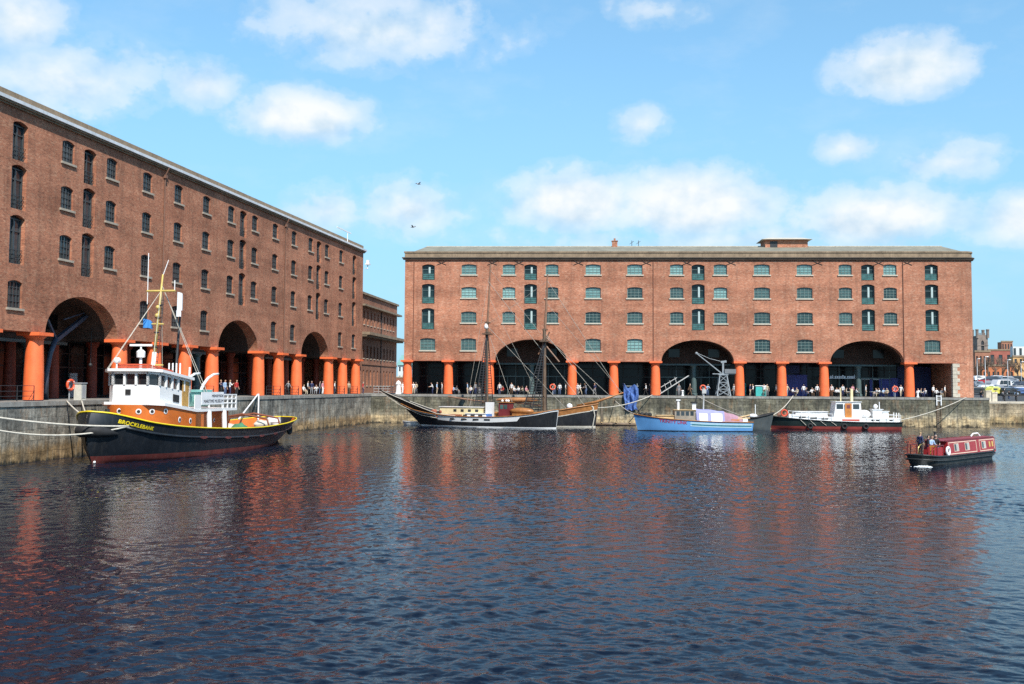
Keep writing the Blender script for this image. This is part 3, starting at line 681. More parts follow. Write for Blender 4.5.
# white letters over the shop under the last arch, too small to read
g = MB(); x = 66.0
g.box(65.8, 70.6, 5.0, 5.1, 2.62, 2.68)
while x < 70.4:
    w_ = random.choice((.16, .2, .25)); g.box(x, x + w_, 4.96, 4.998, 2.70, 2.70 + random.choice((.3, .3, .42))); x += w_ + random.choice((.06, .06, .22))
g.build('fascia_lettering', white_panel, WF)
for a in fa:      # glazing bars of the shop screens under the arches
    g = MB(); g.box(a - 5.0, a + 5.0, 6.0, 6.1, 2.62, 2.78)
    for k in range(-4, 5): g.box(a + k * 1.22 - .04, a + k * 1.22 + .04, 6.02, 6.08, 0, 2.62 if k % 2 else LW - .5)
    g.build('glazed_screen', iron_teal, WF)
# ------------------------------------------------------------------ the block beyond the corner and the town behind the channel
MB_L, MB_H = 28.0, 15.7
pm0 = Vector((-23.9, 171.0)); dm = Vector((.10, 1)).normalized(); rotm = math.atan2(dm.y, dm.x)
T = thing('brick_block', 'dark brick block with ledges and narrow paired windows standing in the gap between the warehouses', 'building', (pm0.x, pm0.y, QZ), rotm)
MR = [(1.2, 3.7), (5.6, 7.6), (11.0, 13.2)]
xs_ = [2.4 + 2.5 * k for k in range(10)]
ops = [dict(x=x, w=.85, z0=a, z1=b_, rise=.1, d=.3, n=4) for x in xs_ for a, b_ in MR]
g = MB(); facade(g, 0, MB_L, 0, MB_H, ops)
g.quad((0, 0, 0), (0, 14, 0), (0, 14, MB_H), (0, 0, MB_H)); g.quad((MB_L, 0, 0), (MB_L, 14, 0), (MB_L, 14, MB_H), (MB_L, 0, MB_H)); g.quad((0, 14, 0), (MB_L, 14, 0), (MB_L, 14, MB_H), (0, 14, MB_H))
g.build('wall', brick_mid, T)
g = MB(); g.box(-.3, MB_L + .9, -1.6, -.004, 9.2, 9.65); g.box(-.2, MB_L + .6, -1.1, -.003, 8.95, 9.197); g.build('ledge', stone_brown, T)
g = MB(); g.box(-.3, MB_L + .8, -.8, -.004, MB_H - 1.9, MB_H - 1.6); g.box(-.2, MB_L + .3, -.3, 14, MB_H + .003, MB_H + .35); g.build('cornice', stone_brown, T)
g = MB(); g.box(0, MB_L, -.12, -.003, 4.55, 4.85); g.build('string_course', brick_mid, T)
for x in xs_:
    for a, b_ in MR:
        g = MB(); g.box(-.48, .48, 0, .05, -.03, b_ - a + .03); g.box(-.03, .03, -.04, -.003, 0, b_ - a - .05); g.box(-.42, .42, -.03, -.004, (b_ - a) * .5 - .03, (b_ - a) * .5 + .03)
        f = g.build('window', glass_dark, T, loc=(x, .26, a))
        s = MB(); s.box(-.55, .55, -.36, -.05, -.16, -.04); s.build('sill', stone, f)
g = MB(); g.tube([(14.6, -.1, MB_H - 2), (14.6, -.1, .2)], .08, 8); g.build('drainpipe', iron_dark, T)
g = MB(); g.add([(0, 0, MB_H + .36), (MB_L, 0, MB_H + .36), (MB_L, 14, MB_H + .36), (0, 14, MB_H + .36), (4, 7, MB_H + .9), (MB_L - 4, 7, MB_H + .9)], [(0, 1, 5, 4), (1, 2, 5), (2, 3, 4, 5), (3, 0, 4)]); g.build('roof', slate, T)

def px(x, y, Z):
    """World point at depth Z (metres from the camera) seen towards a direction of the photograph."""
    d = fwd + CR * ((x - PX) / F) - CU * ((y - PY) / F)
    return Vector((0, 0, HC)) + d * (Z / d.y)
def block(label, x0, x1, ytop, Z, wall_m, rows, cols, cat='building', dep=14, roof=None, wz=1.5, wm=None, stepz=None, name='town_building', seg=None):
    a, b_ = px(x0, ytop, Z), px(x1, ytop, Z); w_ = b_.x - a.x; h = a.z - GZ
    T = thing(name, label, cat, (a.x, Z, GZ), 0)
    ops = []
    for j in range(rows):
        for i in range(cols): ops.append(dict(x=w_ * (i + .5) / cols, w=w_ / cols * .45, z0=h * (j + .3) / rows, z1=h * (j + .3) / rows + h / rows * .5, rise=.01, d=.3, n=2))
    g = MB(); facade(g, 0, w_, 0, h, ops); g.quad((0, 0, 0), (0, dep, 0), (0, dep, h), (0, 0, h)); g.quad((w_, 0, 0), (w_, dep, 0), (w_, dep, h), (w_, 0, h)); g.quad((0, dep, 0), (w_, dep, 0), (w_, dep, h), (0, dep, h))
    if roof is None: g.quad((0, 0, h), (w_, 0, h), (w_, dep, h), (0, dep, h))
    g.build('wall', wall_m, T)
    for o in ops:
        g = MB(); g.box(-o['w'] / 2 - .05, o['w'] / 2 + .05, .26, .34, -.05, o['z1'] - o['z0'] + .05); g.build('window', wm or glass_dark, T, loc=(o['x'], 0, o['z0']))
    if roof: g = MB(); e = .5; g.add([(-e, -e, h), (w_ + e, -e, h), (w_ + e, dep + e, h), (-e, dep + e, h), (w_ * .1, dep / 2, h + roof), (w_ * .9, dep / 2, h + roof)], [(0, 1, 5, 4), (1, 2, 5), (2, 3, 4, 5), (3, 0, 4), (0, 3, 2, 1)]); g.build('roof', slate, T)
    else: g = MB(); g.box(-.25, w_ + .25, -.25, .35, h + .002, h + .7); g.build('parapet', stone_brown, T)
    return T, w_, h
town_brick = paint('town_red_brick', (.33, .105, .075), .9, var=.2, scale=.3, dirt=.4)
town_brick2 = paint('town_brown_brick', (.34, .155, .095), .9, var=.2, scale=.3, dirt=.4)
town_buff = paint('town_buff_brick', (.62, .37, .16), .9, var=.15, scale=.3, dirt=.3)
town_stone = paint('sooty_sandstone', (.24, .19, .16), .9, var=.25, scale=.3, dirt=.5)
town_white = paint('pale_render', (.62, .64, .62), .8, var=.1, scale=.3, dirt=.3)
green_roof = paint('green_copper_roof', (.20, .38, .34), .6, var=.15, scale=.3)
block('wide plain red brick hall behind the bare trees, right of the tower', 988, 1013, 350.5, 520, town_brick, 2, 3, dep=6)
block('stepped red brick block rising behind the red brick hall', 1001.5, 1012.5, 342, 600, town_brick2, 5, 4, dep=5)
block('low brown brick range with long wall beside the tower foot', 975, 990, 352, 480, town_brick2, 2, 4, dep=6)
block('long orange brick terrace in front of the red brick hall', 982, 1014, 366, 440, paint('town_orange_brick', (.46, .15, .06), .9, var=.2, scale=.3), 1, 7, dep=10)
T, w_, h = block('buff brick flats with white top storey by the edge of the car park', 1013, 1060, 357, 460, town_buff, 4, 9, dep=4)
g = MB(); g.box(.5, w_ - .5, 1.0, 3.6, h + .01, h + 4.5); g.build('top_storey', town_white, T)
g = MB()
for k in range(8): g.box(w_ * (k + .3) / 8, w_ * (k + .7) / 8, 0.9, 0.99, h + .9, h + 3.8)
g.build('top_storey_glazing', glass_dark, T)
# the church tower
a, b_ = px(977, 329.5, 700), px(987.6, 329.5, 700); w_ = b_.x - a.x; h = a.z - GZ
T = thing('church_tower', 'square sandstone church tower with corner pinnacles far behind the parked cars', 'tower', (a.x, 700, GZ))
g = MB(); facade(g, 0, w_, 0, h - 4, [dict(x=w_ / 2, w=1.9, z0=h - 15, z1=h - 7, rise=1.2, d=.5, n=6)]); g.quad((0, 0, 0), (0, w_, 0), (0, w_, h - 4), (0, 0, h - 4)); g.quad((w_, 0, 0), (w_, w_, 0), (w_, w_, h - 4), (w_, 0, h - 4)); g.quad((0, w_, 0), (w_, w_, 0), (w_, w_, h - 4), (0, w_, h - 4)); g.quad((0, 0, h - 4), (w_, 0, h - 4), (w_, w_, h - 4), (0, w_, h - 4)); g.build('shaft', town_stone, T)
g = MB(); g.box(w_ / 2 - 1, w_ / 2 + 1, .4, .6, h - 15, h - 6.5); g.build('belfry_louvre', iron_dark, T)
for k in range(1, 4): g = MB(); g.box(-.3, w_ + .3, -.3, w_ + .3, h * k / 4 - .4, h * k / 4 + .1); g.build('string_course', town_stone, T)
for sx in (0, 1):
    for sy in (0, 1):
        g = MB(); g.lathe([(1.0, 0), (1.0, 4.9), (1.15, 5.0), (1.1, 5.6), (.9, 5.7)], 8); g.build('pinnacle', town_stone, T, loc=(sx * w_, sy * w_, h - 5.5))
g = MB()
for k in range(5): g.box(1.2 + k * (w_ - 2.4) / 5 + .2, 1.2 + (k + .6) * (w_ - 2.4) / 5, 0, .5, h - 3.99, h - 2.2)
g.box(.8, w_ - .8, .02, .48, h - 4.4, h - 3.5); g.build('battlement', town_stone, T)
TG, _, _ = block('pale block with green roof glimpsed in the gap beside the corner column', 398, 409, 365, 330, town_white, 3, 3, roof=3.2)
[c for c in TG.children if c.name.startswith('roof')][0].data.materials[0] = green_roof
# low brick wall across the gap
a = px(389, 380, 215); T = thing('boundary_wall', 'low plain brick wall closing the gap between the two warehouses', 'wall', (a.x - 3, 215, QZ - .8))
g = MB(); g.box(0, 14, 0, .4, 0, 3.6); g.build('brickwork', brick_mid, T); g = MB(); g.box(-.1, 14.1, -.1, .5, 3.603, 3.8); g.build('coping', stone, T)

# bare trees in front of the terrace
bark = paint('grey_brown_bark', (.13, .095, .07), .9, var=.25, scale=2)
twig = paint('bare_reddish_twigs', (.20, .135, .095), .9, var=.25, scale=1)
def bare_tree(x, ybot, Z, H, label, seed):
    rnd = random.Random(seed); p = px(x, ybot, Z)
    T = thing('bare_tree', label, 'tree', (p.x, Z, CZ(Z)), 0, 'bare trees round the car park')
    g = MB(); g.tube([(0, 0, 0), (.1, 0, H * .25), (.0, .1, H * .5)], [H * .035, H * .028, H * .018], 7); g.build('trunk', bark, T, smooth=True)
    c = MB()
    def grow(p, d, ln, r, lev):
        q = p + d * ln; c.tube([p, (p + q) / 2 + Vector((rnd.uniform(-.1, .1), rnd.uniform(-.1, .1), 0)) * ln * .4, q], [r, r * .8, r * .55], 4, cap=False)
        if lev == 0: return
        for _ in range(4 if lev > 1 else 5):
            nd = (d + Vector((rnd.uniform(-1, 1), rnd.uniform(-1, 1), rnd.uniform(-.25, .7))) * .8).normalized(); grow(q if rnd.random() < .6 else (p + q) / 2, nd, ln * rnd.uniform(.55, .8), r * .55, lev - 1)
    for _ in range(5): grow(Vector((0, 0, H * rnd.uniform(.25, .48))), Vector((rnd.uniform(-.8, .8), rnd.uniform(-.8, .8), 1)).normalized(), H * .22, H * .014, 3)
    c.build('crown', twig, T)
for i, (x, Z, H, lb) in enumerate([(979.5, 330, 8, 'bare tree with thin reddish twigs closest to the brick pier'), (988.5, 345, 9, 'bare tree standing just right of the tower'), (996, 335, 9, 'bare tree in front of the plain red hall'),
                                   (1003, 350, 9.5, 'bare tree between the red hall and the lamp post'), (1010, 340, 9, 'bare tree in front of the gap before the buff flats'), (1018, 335, 8, 'bare tree in front of the buff flats'), (1026, 345, 9, 'bare tree past the buff flats at the picture edge')]):
    bare_tree(x, 392, Z, H, lb, 40 + i)
# lamp posts
lamp_m = paint('galvanised_lamp_post', (.42, .44, .45), .45, .3, var=.1)
for i, (x, Z, yt, lb) in enumerate([(977, 240, 359, 'tall grey lamp post nearest the brick pier'), (985, 205, 357, 'tall grey lamp post in front of the church tower'), (1007.5, 215, 360, 'tall grey lamp post in front of the red brick hall'), (1021, 250, 362, 'tall grey lamp post by the buff flats')]):
    p = px(x, yt, Z); H = p.z - CZ(Z)
    T = thing('street_lamp', lb, 'street lamp', (p.x, Z, CZ(Z)), 0, 'lamp posts round the car park')
    g = MB(); g.tube([(0, 0, 0), (0, 0, 1), (0, 0, H - .2)], [.12, .08, .05], 10); g.build('post', lamp_m, T, smooth=True)
    g = MB(); g.tube([(0, 0, H - .25), (0, 0, H), (.5, 0, H + .1)], .05, 8); g.build('arm', lamp_m, T); g = MB(); g.ball((.45, 0, H + .05), .3, 12, 6, 0, (1, .6, .35)); g.build('lamp_head', white_paint, T)

# ------------------------------------------------------------------ cars in the car park
tyre = rubber; carglass = glass('car_glass', (.02, .025, .03), (.06, .07, .08), .05)
def car(label, x, Z, rz, col, van=False, name='parked_car', y=None, zb=None):
    p = px(x, 392, Z); zb = CZ(Z); T = thing(name, label, 'van' if van else 'car', (p.x, Z, zb), rz, 'vehicles in the car park')
    cm = paint('car_paint_%d_%d_%d' % tuple(int(c * 99) for c in col), col, .3, .1, var=.05)
    L_, W_, H_ = (4.9, 1.9, 2.1) if van else (4.2, 1.72, 1.45)
    prof = [(-L_ / 2, .3), (-L_ / 2 + .05, .75), (-L_ / 2 + .9, .92), (-L_ / 2 + 1.5, H_), (L_ / 2 - .5, H_ * .985), (L_ / 2 - .05, 1.0 if not van else 1.4), (L_ / 2, .35)]
    if van: prof[2] = (-L_ / 2 + .6, 1.15); prof[3] = (-L_ / 2 + 1.1, H_)
    rings = [(-W_ / 2 + .12, .93), (-W_ / 2, .96), (W_ / 2, .96), (W_ / 2 - .12, .93)]
    k = len(prof); v = []
    for j, (yy, s) in enumerate([(-W_ / 2, 1), (W_ / 2, 1)]):
        v += [(x_, yy * (1 if z_ < 1.0 else .86), z_) for x_, z_ in prof]
    g = MB(); g.add(v, [tuple(range(k)), tuple(reversed(range(k, 2 * k)))] + [(i, i + k, (i + 1) % k + k, (i + 1) % k) for i in range(k)])
    b = g.build('body', cm, T)
    mod = b.modifiers.new('bevel', 'BEVEL'); mod.width = .09; mod.segments = 2
    for s in (-1, 1):
        g = MB(); yy = s * (W_ / 2 * .915); y2 = s * (W_ / 2 * .87)
        for (xa, xb) in ((-L_ / 2 + 1.35, -.1), (.0, L_ / 2 - .55)): g.add([(xa, yy + s * .025, .98), (xb, yy + s * .025, .98), (xb, y2 + s * .02, H_ - .14), (xa + (.35 if xa < -.5 else 0), y2 + s * .02, H_ - .14)], [(0, 1, 2, 3)])
        g.build('side_window', carglass, T)
    for s in (-1, 1):
        for xx in (-L_ * .31, L_ * .31):
            g = MB(); g.lathe([(.05, -.1), (.31, -.1), (.32, 0), (.31, .1), (.05, .1)], 14, axis='y'); wh = g.build('wheel', tyre, T, smooth=True, angle=40, loc=(xx, s * (W_ / 2 - .06), .32))
            g = MB(); g.lathe([(.19, -.11 if s < 0 else .101), (.18, -.101 if s < 0 else .11)], 12, axis='y'); g.build('rim', lamp_m, wh)
    g = MB()
    for s in (-1, 1): g.box(-L_ / 2 - .02, -L_ / 2 + .06, s * .6 - .15, s * .6 + .15, .55, .7)
    g.build('headlight', white_paint, T)
cl = [((.05, .06, .08), 'dark navy'), ((.30, .31, .33), 'silver'), ((.75, .75, .74), 'white'), ((.4, .03, .03), 'red'), ((.03, .03, .03), 'black'), ((.55, .6, .1), 'lime yellow'), ((.2, .22, .25), 'grey'), ((.08, .14, .3), 'blue'), ((.65, .6, .12), 'yellow')]
k = 0
spots = [(979, 205, 4), (984, 214, 2), (989.5, 207, 5), (995, 203, 8), (999, 216, 6), (1003.5, 205, 1), (1009, 203, 4), (1014, 212, 0), (1019, 204, 7), (1024.5, 206, 2),
         (978, 232, 6), (985, 240, 3), (992, 236, 1), (1000, 240, 4), (1007, 234, 2), (1014, 238, 6), (1021, 233, 0), (981, 265, 2), (990, 262, 0), (999, 268, 1), (1009, 263, 6), (1018, 266, 4)]
used_c = {}
for (x, Z, ci) in spots:
    col, cn = cl[ci]; row = 'front' if Z < 225 else ('middle' if Z < 250 else 'back')
    nth = used_c.get((cn, row), 0); used_c[(cn, row)] = nth + 1
    lb = f'{cn} car in the {row} row of the car park' + (' beside the lamp post' if nth else '')
    car(lb, x, Z, random.choice((0, PI)) + random.uniform(-.5, .9), col)
car('tall white van parked behind the front row of cars', 1000.5, 224, .4, (.78, .74, .72), True, 'parked_van')
# ------------------------------------------------------------------ boats
def smooth_interp(xs, ys, x):
    """Monotone cubic through the control points."""
    xs, ys = np.asarray(xs, float), np.asarray(ys, float); h = np.diff(xs); d = np.diff(ys) / h
    m_ = np.zeros(len(xs)); m_[0], m_[-1] = d[0], d[-1]
    for i in range(1, len(xs) - 1): m_[i] = 0 if d[i - 1] * d[i] <= 0 else 2 * d[i - 1] * d[i] / (d[i - 1] + d[i])
    i = int(np.clip(np.searchsorted(xs, x) - 1, 0, len(h) - 1)); t = (x - xs[i]) / h[i]
    return float((1 + 2 * t) * (1 - t) ** 2 * ys[i] + t * (1 - t) ** 2 * h[i] * m_[i] + t * t * (3 - 2 * t) * ys[i + 1] + t * t * (t - 1) * h[i] * m_[i + 1])
class Hull:
    """Lofted hull. st: (x, half beam at the rail, half beam at the water, rail height); the ends rake out by bow / stern metres at the rail."""
    def __init__(s, st, bow=0., stern=0., pw=.8, fade=.3, depth=1.2, bulge=0.):
        s.bulge = bulge; s.st = st; s.X = [q[0] for q in st]; s.bow, s.stern, s.pw, s.depth = bow, stern, pw, depth; s.L = s.X[-1]; s.fade = fade
    def col(s, k, x): return smooth_interp(s.X, [q[k] for q in s.st], x)
    def zs(s, x): return s.col(3, x)
    def pt(s, x, z, side=-1, out=0.):
        zs = s.zs(x); bd, bw = s.col(1, x), s.col(2, x); u = z / zs
        b = bw + (bd - bw) * max(0, u) ** s.pw if z >= 0 else bw * max(0., 1 + .75 * z / s.depth)
        fx = max(0, 1 - x / (s.L * s.fade)) ** 2; fs = max(0, 1 - (s.L - x) / (s.L * s.fade)) ** 2
        uu = max(-.35, u); ub = uu + (s.bulge * math.sin(PI * min(1, max(0, u))) if s.bulge else 0); xx = x - s.bow * fx * ub + s.stern * fs * uu
        return Vector((xx, side * max(max(b, 0) + out, 0), z))
    def build(s, par, levels, mats, N=44, name='hull', top=None):
        """levels: list of (height, as a function of the station or a number, material index of the strip up to it)."""
        ts = [s.L * (.5 - .5 * math.cos(PI * i / (N - 1))) for i in range(N)]; g = MB()
        zl = lambda lv, x: min(lv(x) if callable(lv) else lv, s.zs(x))
        for side in (-1, 1):
            for i in range(N - 1):
                zp = [(-s.depth, 0)] + [(lv, mi) for lv, mi in levels]
                for (za, _), (zb, mi) in zip(zp[:-1], zp[1:]):
                    q = [(ts[i], zl(za, ts[i])), (ts[i + 1], zl(za, ts[i + 1])), (ts[i + 1], zl(zb, ts[i + 1])), (ts[i], zl(zb, ts[i]))]
                    sub = 6 if callable(zb) or zb > .5 else 1
                    for k in range(sub):
                        f = lambda j0, j1, t: (q[j0][0], q[j0][1] + (q[j1][1] - q[j0][1]) * t)
                        P = [f(0, 3, k / sub), f(1, 2, k / sub), f(1, 2, (k + 1) / sub), f(0, 3, (k + 1) / sub)]
                        g.add([s.pt(*p, side) for p in P], [(0, 1, 2, 3)], mi)
        # bow and stern ends
        for x in (0, s.L):
            zz = [-s.depth, 0, .3 * s.zs(x), .7 * s.zs(x), s.zs(x)]
            for a, b_ in zip(zz[:-1], zz[1:]): g.quad(s.pt(x, a, -1), s.pt(x, a, 1), s.pt(x, b_, 1), s.pt(x, b_, -1), min(len(mats) - 1, levels[0][1] if b_ <= 0 else levels[-1][1]))
        o = g.build(name, mats, par, smooth=True, angle=40)
        bm = bmesh.new(); bm.from_mesh(o.data); bmesh.ops.remove_doubles(bm, verts=bm.verts, dist=.002); bmesh.ops.recalc_face_normals(bm, faces=bm.faces); bm.to_mesh(o.data); bm.free(); o.data.set_sharp_from_angle(angle=math.radians(40))
        return o
    def deck(s, par, drop, mat, inset=.08, name='deck', N=36, z=None, a=0., b=1.):
        g = MB(); pr = None
        for i in range(N):
            x = s.L * (a + (b - a) * i / (N - 1)); zz = (s.zs(x) - drop) if z is None else min(z, s.zs(x) - .05)
            p, q = s.pt(x, zz, -1, -inset), s.pt(x, zz, 1, -inset)
            if pr: g.quad(pr[0], p, q, pr[1])
            pr = (p, q)
        return g.build(name, mat, par)
    def inner(s, par, drop, mat, inset=.12, name='bulwark_lining', N=40):
        for side in (-1, 1):
            pr = None; g = MB()
            for i in range(N):
                x = s.L * (.02 + .96 * (.5 - .5 * math.cos(PI * i / (N - 1)))); z1 = s.zs(x); z0 = z1 - drop
                p, q = s.pt(x, z0, side, -inset), s.pt(x, z1 - .004, side, -inset)
                if pr: g.quad(pr[0], p, q, pr[1])
                pr = (p, q)
            o = g.build(name, mat, par, smooth=True)
        return o
    def rail(s, par, mat, r=.09, name='rail', dz=0., out=.03, N=50, a=0., b=1.):
        pts = {}
        for side in (-1, 1): pts[side] = [s.pt(x, s.zs(x), side, out) + Vector((0, 0, dz)) for x in [s.L * (a + (b - a) * (.5 - .5 * math.cos(PI * i / (N - 1)))) for i in range(N)]]
        line = list(reversed(pts[1])) + pts[-1] if a == 0 else pts[-1]
        g = MB()
        if a == 0 and b == 1: line = line + [line[0]]
        line = [p for i, p in enumerate(line) if i == 0 or (p - line[i - 1]).length > .02]
        g.tube(line, r, 6)
        if a != 0: g.tube([p for i, p in enumerate(pts[1]) if i == 0 or (p - pts[1][i - 1]).length > .02], r, 6)
        return g.build(name, mat, par, smooth=True)
def text_mesh(s, size=1., spacing=1.):
    cu = bpy.data.curves.new('lettering', 'FONT'); cu.body = s; cu.size = size; cu.space_character = spacing; cu.align_x = 'LEFT'
    o = bpy.data.objects.new('lettering', cu); COL.objects.link(o); dg = bpy.context.evaluated_depsgraph_get(); dg.update()
    me = bpy.data.meshes.new_from_object(o.evaluated_get(dg)); bpy.data.objects.remove(o); bpy.data.curves.remove(cu); return me
def lettering(s, size, fn, mat, par, spacing=1., bold=0., name='lettering', depth=0.0):
    """Letters laid on a surface: fn turns (along, up) into a point."""
    me = text_mesh(s, size, spacing); v = [(p.co.x, p.co.y) for p in me.vertices]; f = [tuple(p.vertices) for p in me.polygons]; bpy.data.meshes.remove(me)
    g = MB(); g.add([fn(x, y) for x, y in v], f)
    if bold:
        for dx, dy in ((bold, 0), (0, bold)): g.add([fn(x + dx, y + dy, .003) for x, y in v], f)
    return g.build(name, mat, par, fix=False)
def text_width(s, size, spacing=1.):
    me = text_mesh(s, size, spacing); w_ = max(p.co.x for p in me.vertices); bpy.data.meshes.remove(me); return w_

# -- the tug
TS = Vector((-28.12, 73.2)); TD = Vector((.175, .985)).normalized()
T = tug = thing('tugboat', 'black hulled tugboat with orange deckhouse, white wheelhouse and yellow mast', 'tugboat', (TS.x, TS.y, 0), math.atan2(TD.y, TD.x))
hullblack = paint('blue_black_hull_paint', (.015, .018, .023), .38, var=.3, scale=.5, dirt=.22, dirtcol=(.09, .08, .07))
boot = paint('red_lead_boot_topping', (.15, .028, .022), .6, var=.25, scale=.8, dirt=.5, dirtcol=(.16, .10, .08))
tug_orange = paint('orange_brown_deckhouse_paint', (.60, .15, .02), .42, var=.12, scale=1.2, dirt=.15, dirtcol=(.25, .07, .02))
yellow = paint('yellow_line_paint', (.82, .62, .02), .4, var=.06)
buff = paint('buff_yellow_mast_paint', (.60, .45, .13), .45, var=.1, dirt=.2)
tug_deck = paint('red_brown_deck_paint', (.22, .07, .035), .7, var=.2, dirt=.3)
teal_boat = paint('pale_teal_lifeboat_paint', (.22, .47, .42), .5, var=.1)
dkglass = glass('wheelhouse_glass', (.012, .013, .016), (.05, .055, .06), .04, .8)
H = Hull([(0, .12, .03, 3.52), (.5, 1.05, .30, 3.42), (1.5, 1.95, .75, 3.12), (3, 2.75, 1.5, 2.72), (6, 3.45, 2.7, 2.34), (10, 3.7, 3.4, 2.08), (15, 3.75, 3.55, 1.88), (20, 3.72, 3.4, 1.80), (25, 3.5, 2.5, 1.9), (28.5, 3.0, 1.2, 2.05), (31, 2.1, .3, 2.2), (32.0, 1.1, .05, 2.27), (32.3, .1, .01, 2.28)], .45, 1.0, .75, .16, 1.2, 1.2)
H.build(T, [(lambda x: .0, 0), (lambda x: .52 - .012 * x, 0), (lambda x: 9, 1)], [boot, hullblack], 60)
H.rail(T, yellow, .062, 'rail'); H.inner(T, .8, tug_orange, .14); H.deck(T, .75, tug_deck, .13)
g = MB()   # rubbing strake with worn red patches
for side in (-1, 1):
    pts = [H.pt(x, H.zs(x) - .72, side, .05) for x in np.linspace(1.5, 31.5, 40)]; g.tube(pts, .11, 6)
g.build('rubbing_strake', hullblack, T, smooth=True)
g = MB()
for x in (8.2, 12.2, 15.6, 18.9, 22.3): 
    p = H.pt(x, H.zs(x) - .72, -1, .155); q = H.pt(x + 1.3, H.zs(x + 1.3) - .72, -1, .155); m_ = (p + q) / 2; g = MB(); U_ = Vector((0, 0, 1)); v = [p, p * .7 + q * .3 + U_ * .1, m_ + U_ * .06, p * .2 + q * .8 + U_ * .09, q, p * .25 + q * .75 - U_ * .07, m_ - U_ * .1, p * .8 + q * .2 - U_ * .05]; g.add(v, [tuple(range(8))]); g.build('worn_patch', paint('worn_red_primer', (.17, .035, .03), .8, var=.3), T)
g = MB()   # rope bow fender
for k in range(1): g.tube([H.pt(x, H.zs(x) - 1.25, sd, .02) for sd, x in [(1, 1.2), (1, .7), (1, .35), (1, .08), (-1, .08), (-1, .35), (-1, .7), (-1, 1.2)]], [.1, .3, .42, .46, .46, .42, .3, .1], 14)
g.build('bow_fender', rubber, T, smooth=True)
TXT = 'BROCKLEBANK'; x0, x1 = 1.0, 3.25; sz = .34; tw = text_width(TXT, sz, 1.05)
lettering(TXT, sz, lambda u, v, e=0: H.pt(x0 + (x1 - x0) * u / tw, H.zs(x0 + (x1 - x0) * u / tw) - .53 + v, -1, .022 + e), yellow, T, 1.05, .02)
g = MB()
for k, z in enumerate((.12, .42, .72, 1.0)): g.ball((.12 - .25 * z / 1.0 * .6, -.12, z), .11, 8, 6)
g.build('draught_marks', white_paint, T)
g = MB()   # anchor chain hawse and freeing ports
for x in (8.6, 12.6, 16.0, 19.5): p = H.pt(x, H.zs(x) - .32, -1, .012); g = MB(); g.box(p.x - .4, p.x + .4, p.y - .005, p.y + .012, p.z - .07, p.z + .07); g.build('freeing_port', rubber, T)
# deckhouse: rounded front, sloping fore and aft sheer below
def round_house(x0, x1, hw, r, k=10):
    P = [(x1, -hw)]
    P += [(x0 + r - r * math.sin(PI / 2 * i / k), -(hw - r * .0) + (hw) * (1 - math.cos(PI / 2 * i / k))) for i in range(k + 1)]
    P += [(x, -y) for x, y in reversed(P[:-1])]
    return P
DZ = 3.42
TILT = lambda x: .62 * max(0., min(1., (10.2 - x) / 5.6))
def tilt(g):
    g.v = [(x, y, z + TILT(x) * max(0., min(1., (z - 2.4) / .6))) for x, y, z in g.v]; return g
g = MB(); g.extrude_z(round_house(3.9, 11.6, 2.35, 2.6), 1.2, DZ - .15); tilt(g); dh = g.build('deckhouse', tug_orange, T, smooth=True, angle=30)
g = MB(); g.box(11.6, 17.3, -1.75, 1.75, 1.0, DZ - .2); g.build('engine_casing', tug_orange, T)
def port(par, p, nrm, r=.2):
    nrm = Vector(nrm).normalized(); q = Vector(p)
    a = Vector((0, 0, 1)).cross(nrm).normalized(); g = MB(); v = []
    for k in range(16):
        t = 2 * PI * k / 16; d = a * math.cos(t) + Vector((0, 0, 1)) * math.sin(t); v += [q + nrm * .03 + d * r, q + nrm * .05 + d * r * .62]
    g.add(v, [(2 * i, 2 * ((i + 1) % 16), 2 * ((i + 1) % 16) + 1, 2 * i + 1) for i in range(16)]); o = g.build('porthole', white_paint, par)
    g = MB(); g.add([v[2 * i + 1] for i in range(16)], [tuple(range(16))]); g.build('porthole_glass', rubber, o)
k = 10
for fr in (.28, .52, .80):
    t = PI / 2 * fr; p = (3.9 + 2.6 - 2.6 * math.sin(PI / 2 * (1 - fr)), -2.35 + 2.35 * (1 - math.cos(PI / 2 * (1 - fr))), 3.42)
    port(dh, p, (-math.cos(t), -math.sin(t) - .05, 0))
port(dh, (3.96, .35, 3.45), (-1, -.1, 0))
for x in (7.6, 9.3): port(dh, (x, -2.352, 2.55 + TILT(x) * .75), (0, -1, 0), .22)
for x in (12.4, 14.6, 16.2): port(dh, (x, -1.752, 2.5), (0, -1, 0), .16)
g = MB(); g.box(10.2, 11.0, -2.40, -2.355, 1.35, 3.2); g.build('door', paint('brown_door', (.20, .07, .02), .5, var=.2), dh)
# wheelhouse
WZ = 5.86
P = [(4.7, -1.35), (4.7, 1.35), (5.3, 1.95), (9.9, 1.95), (9.9, -1.95), (5.3, -1.95)]
P2 = [(4.25, -1.75), (4.25, 1.75), (5.2, 2.45), (17.4, 2.45), (17.4, -2.45), (5.2, -2.45)]
g = MB(); g.extrude_z(P2[:2] + [(5.2, 2.45), (10.2, 2.45), (10.2, -2.45), (5.2, -2.45)], DZ - .15, DZ + .05); tilt(g); g.box(10.2, 17.4, -2.45, 2.45, DZ - .15, DZ + .05); g.build('boat_deck', white_paint, T)
g = MB(); g.extrude_z(P, DZ + .05, WZ - 1.15); tilt(g); wh = g.build('wheelhouse', white_paint, T)
g = MB(); g.extrude_z([(x + (.06 if x > 5 else .08), y * .96) for x, y in P], WZ - 1.15, WZ - .28); tilt(g); g.build('window_band', dkglass, wh)
g = MB()   # window posts, head and sill rails
corner = P + [P[0]]
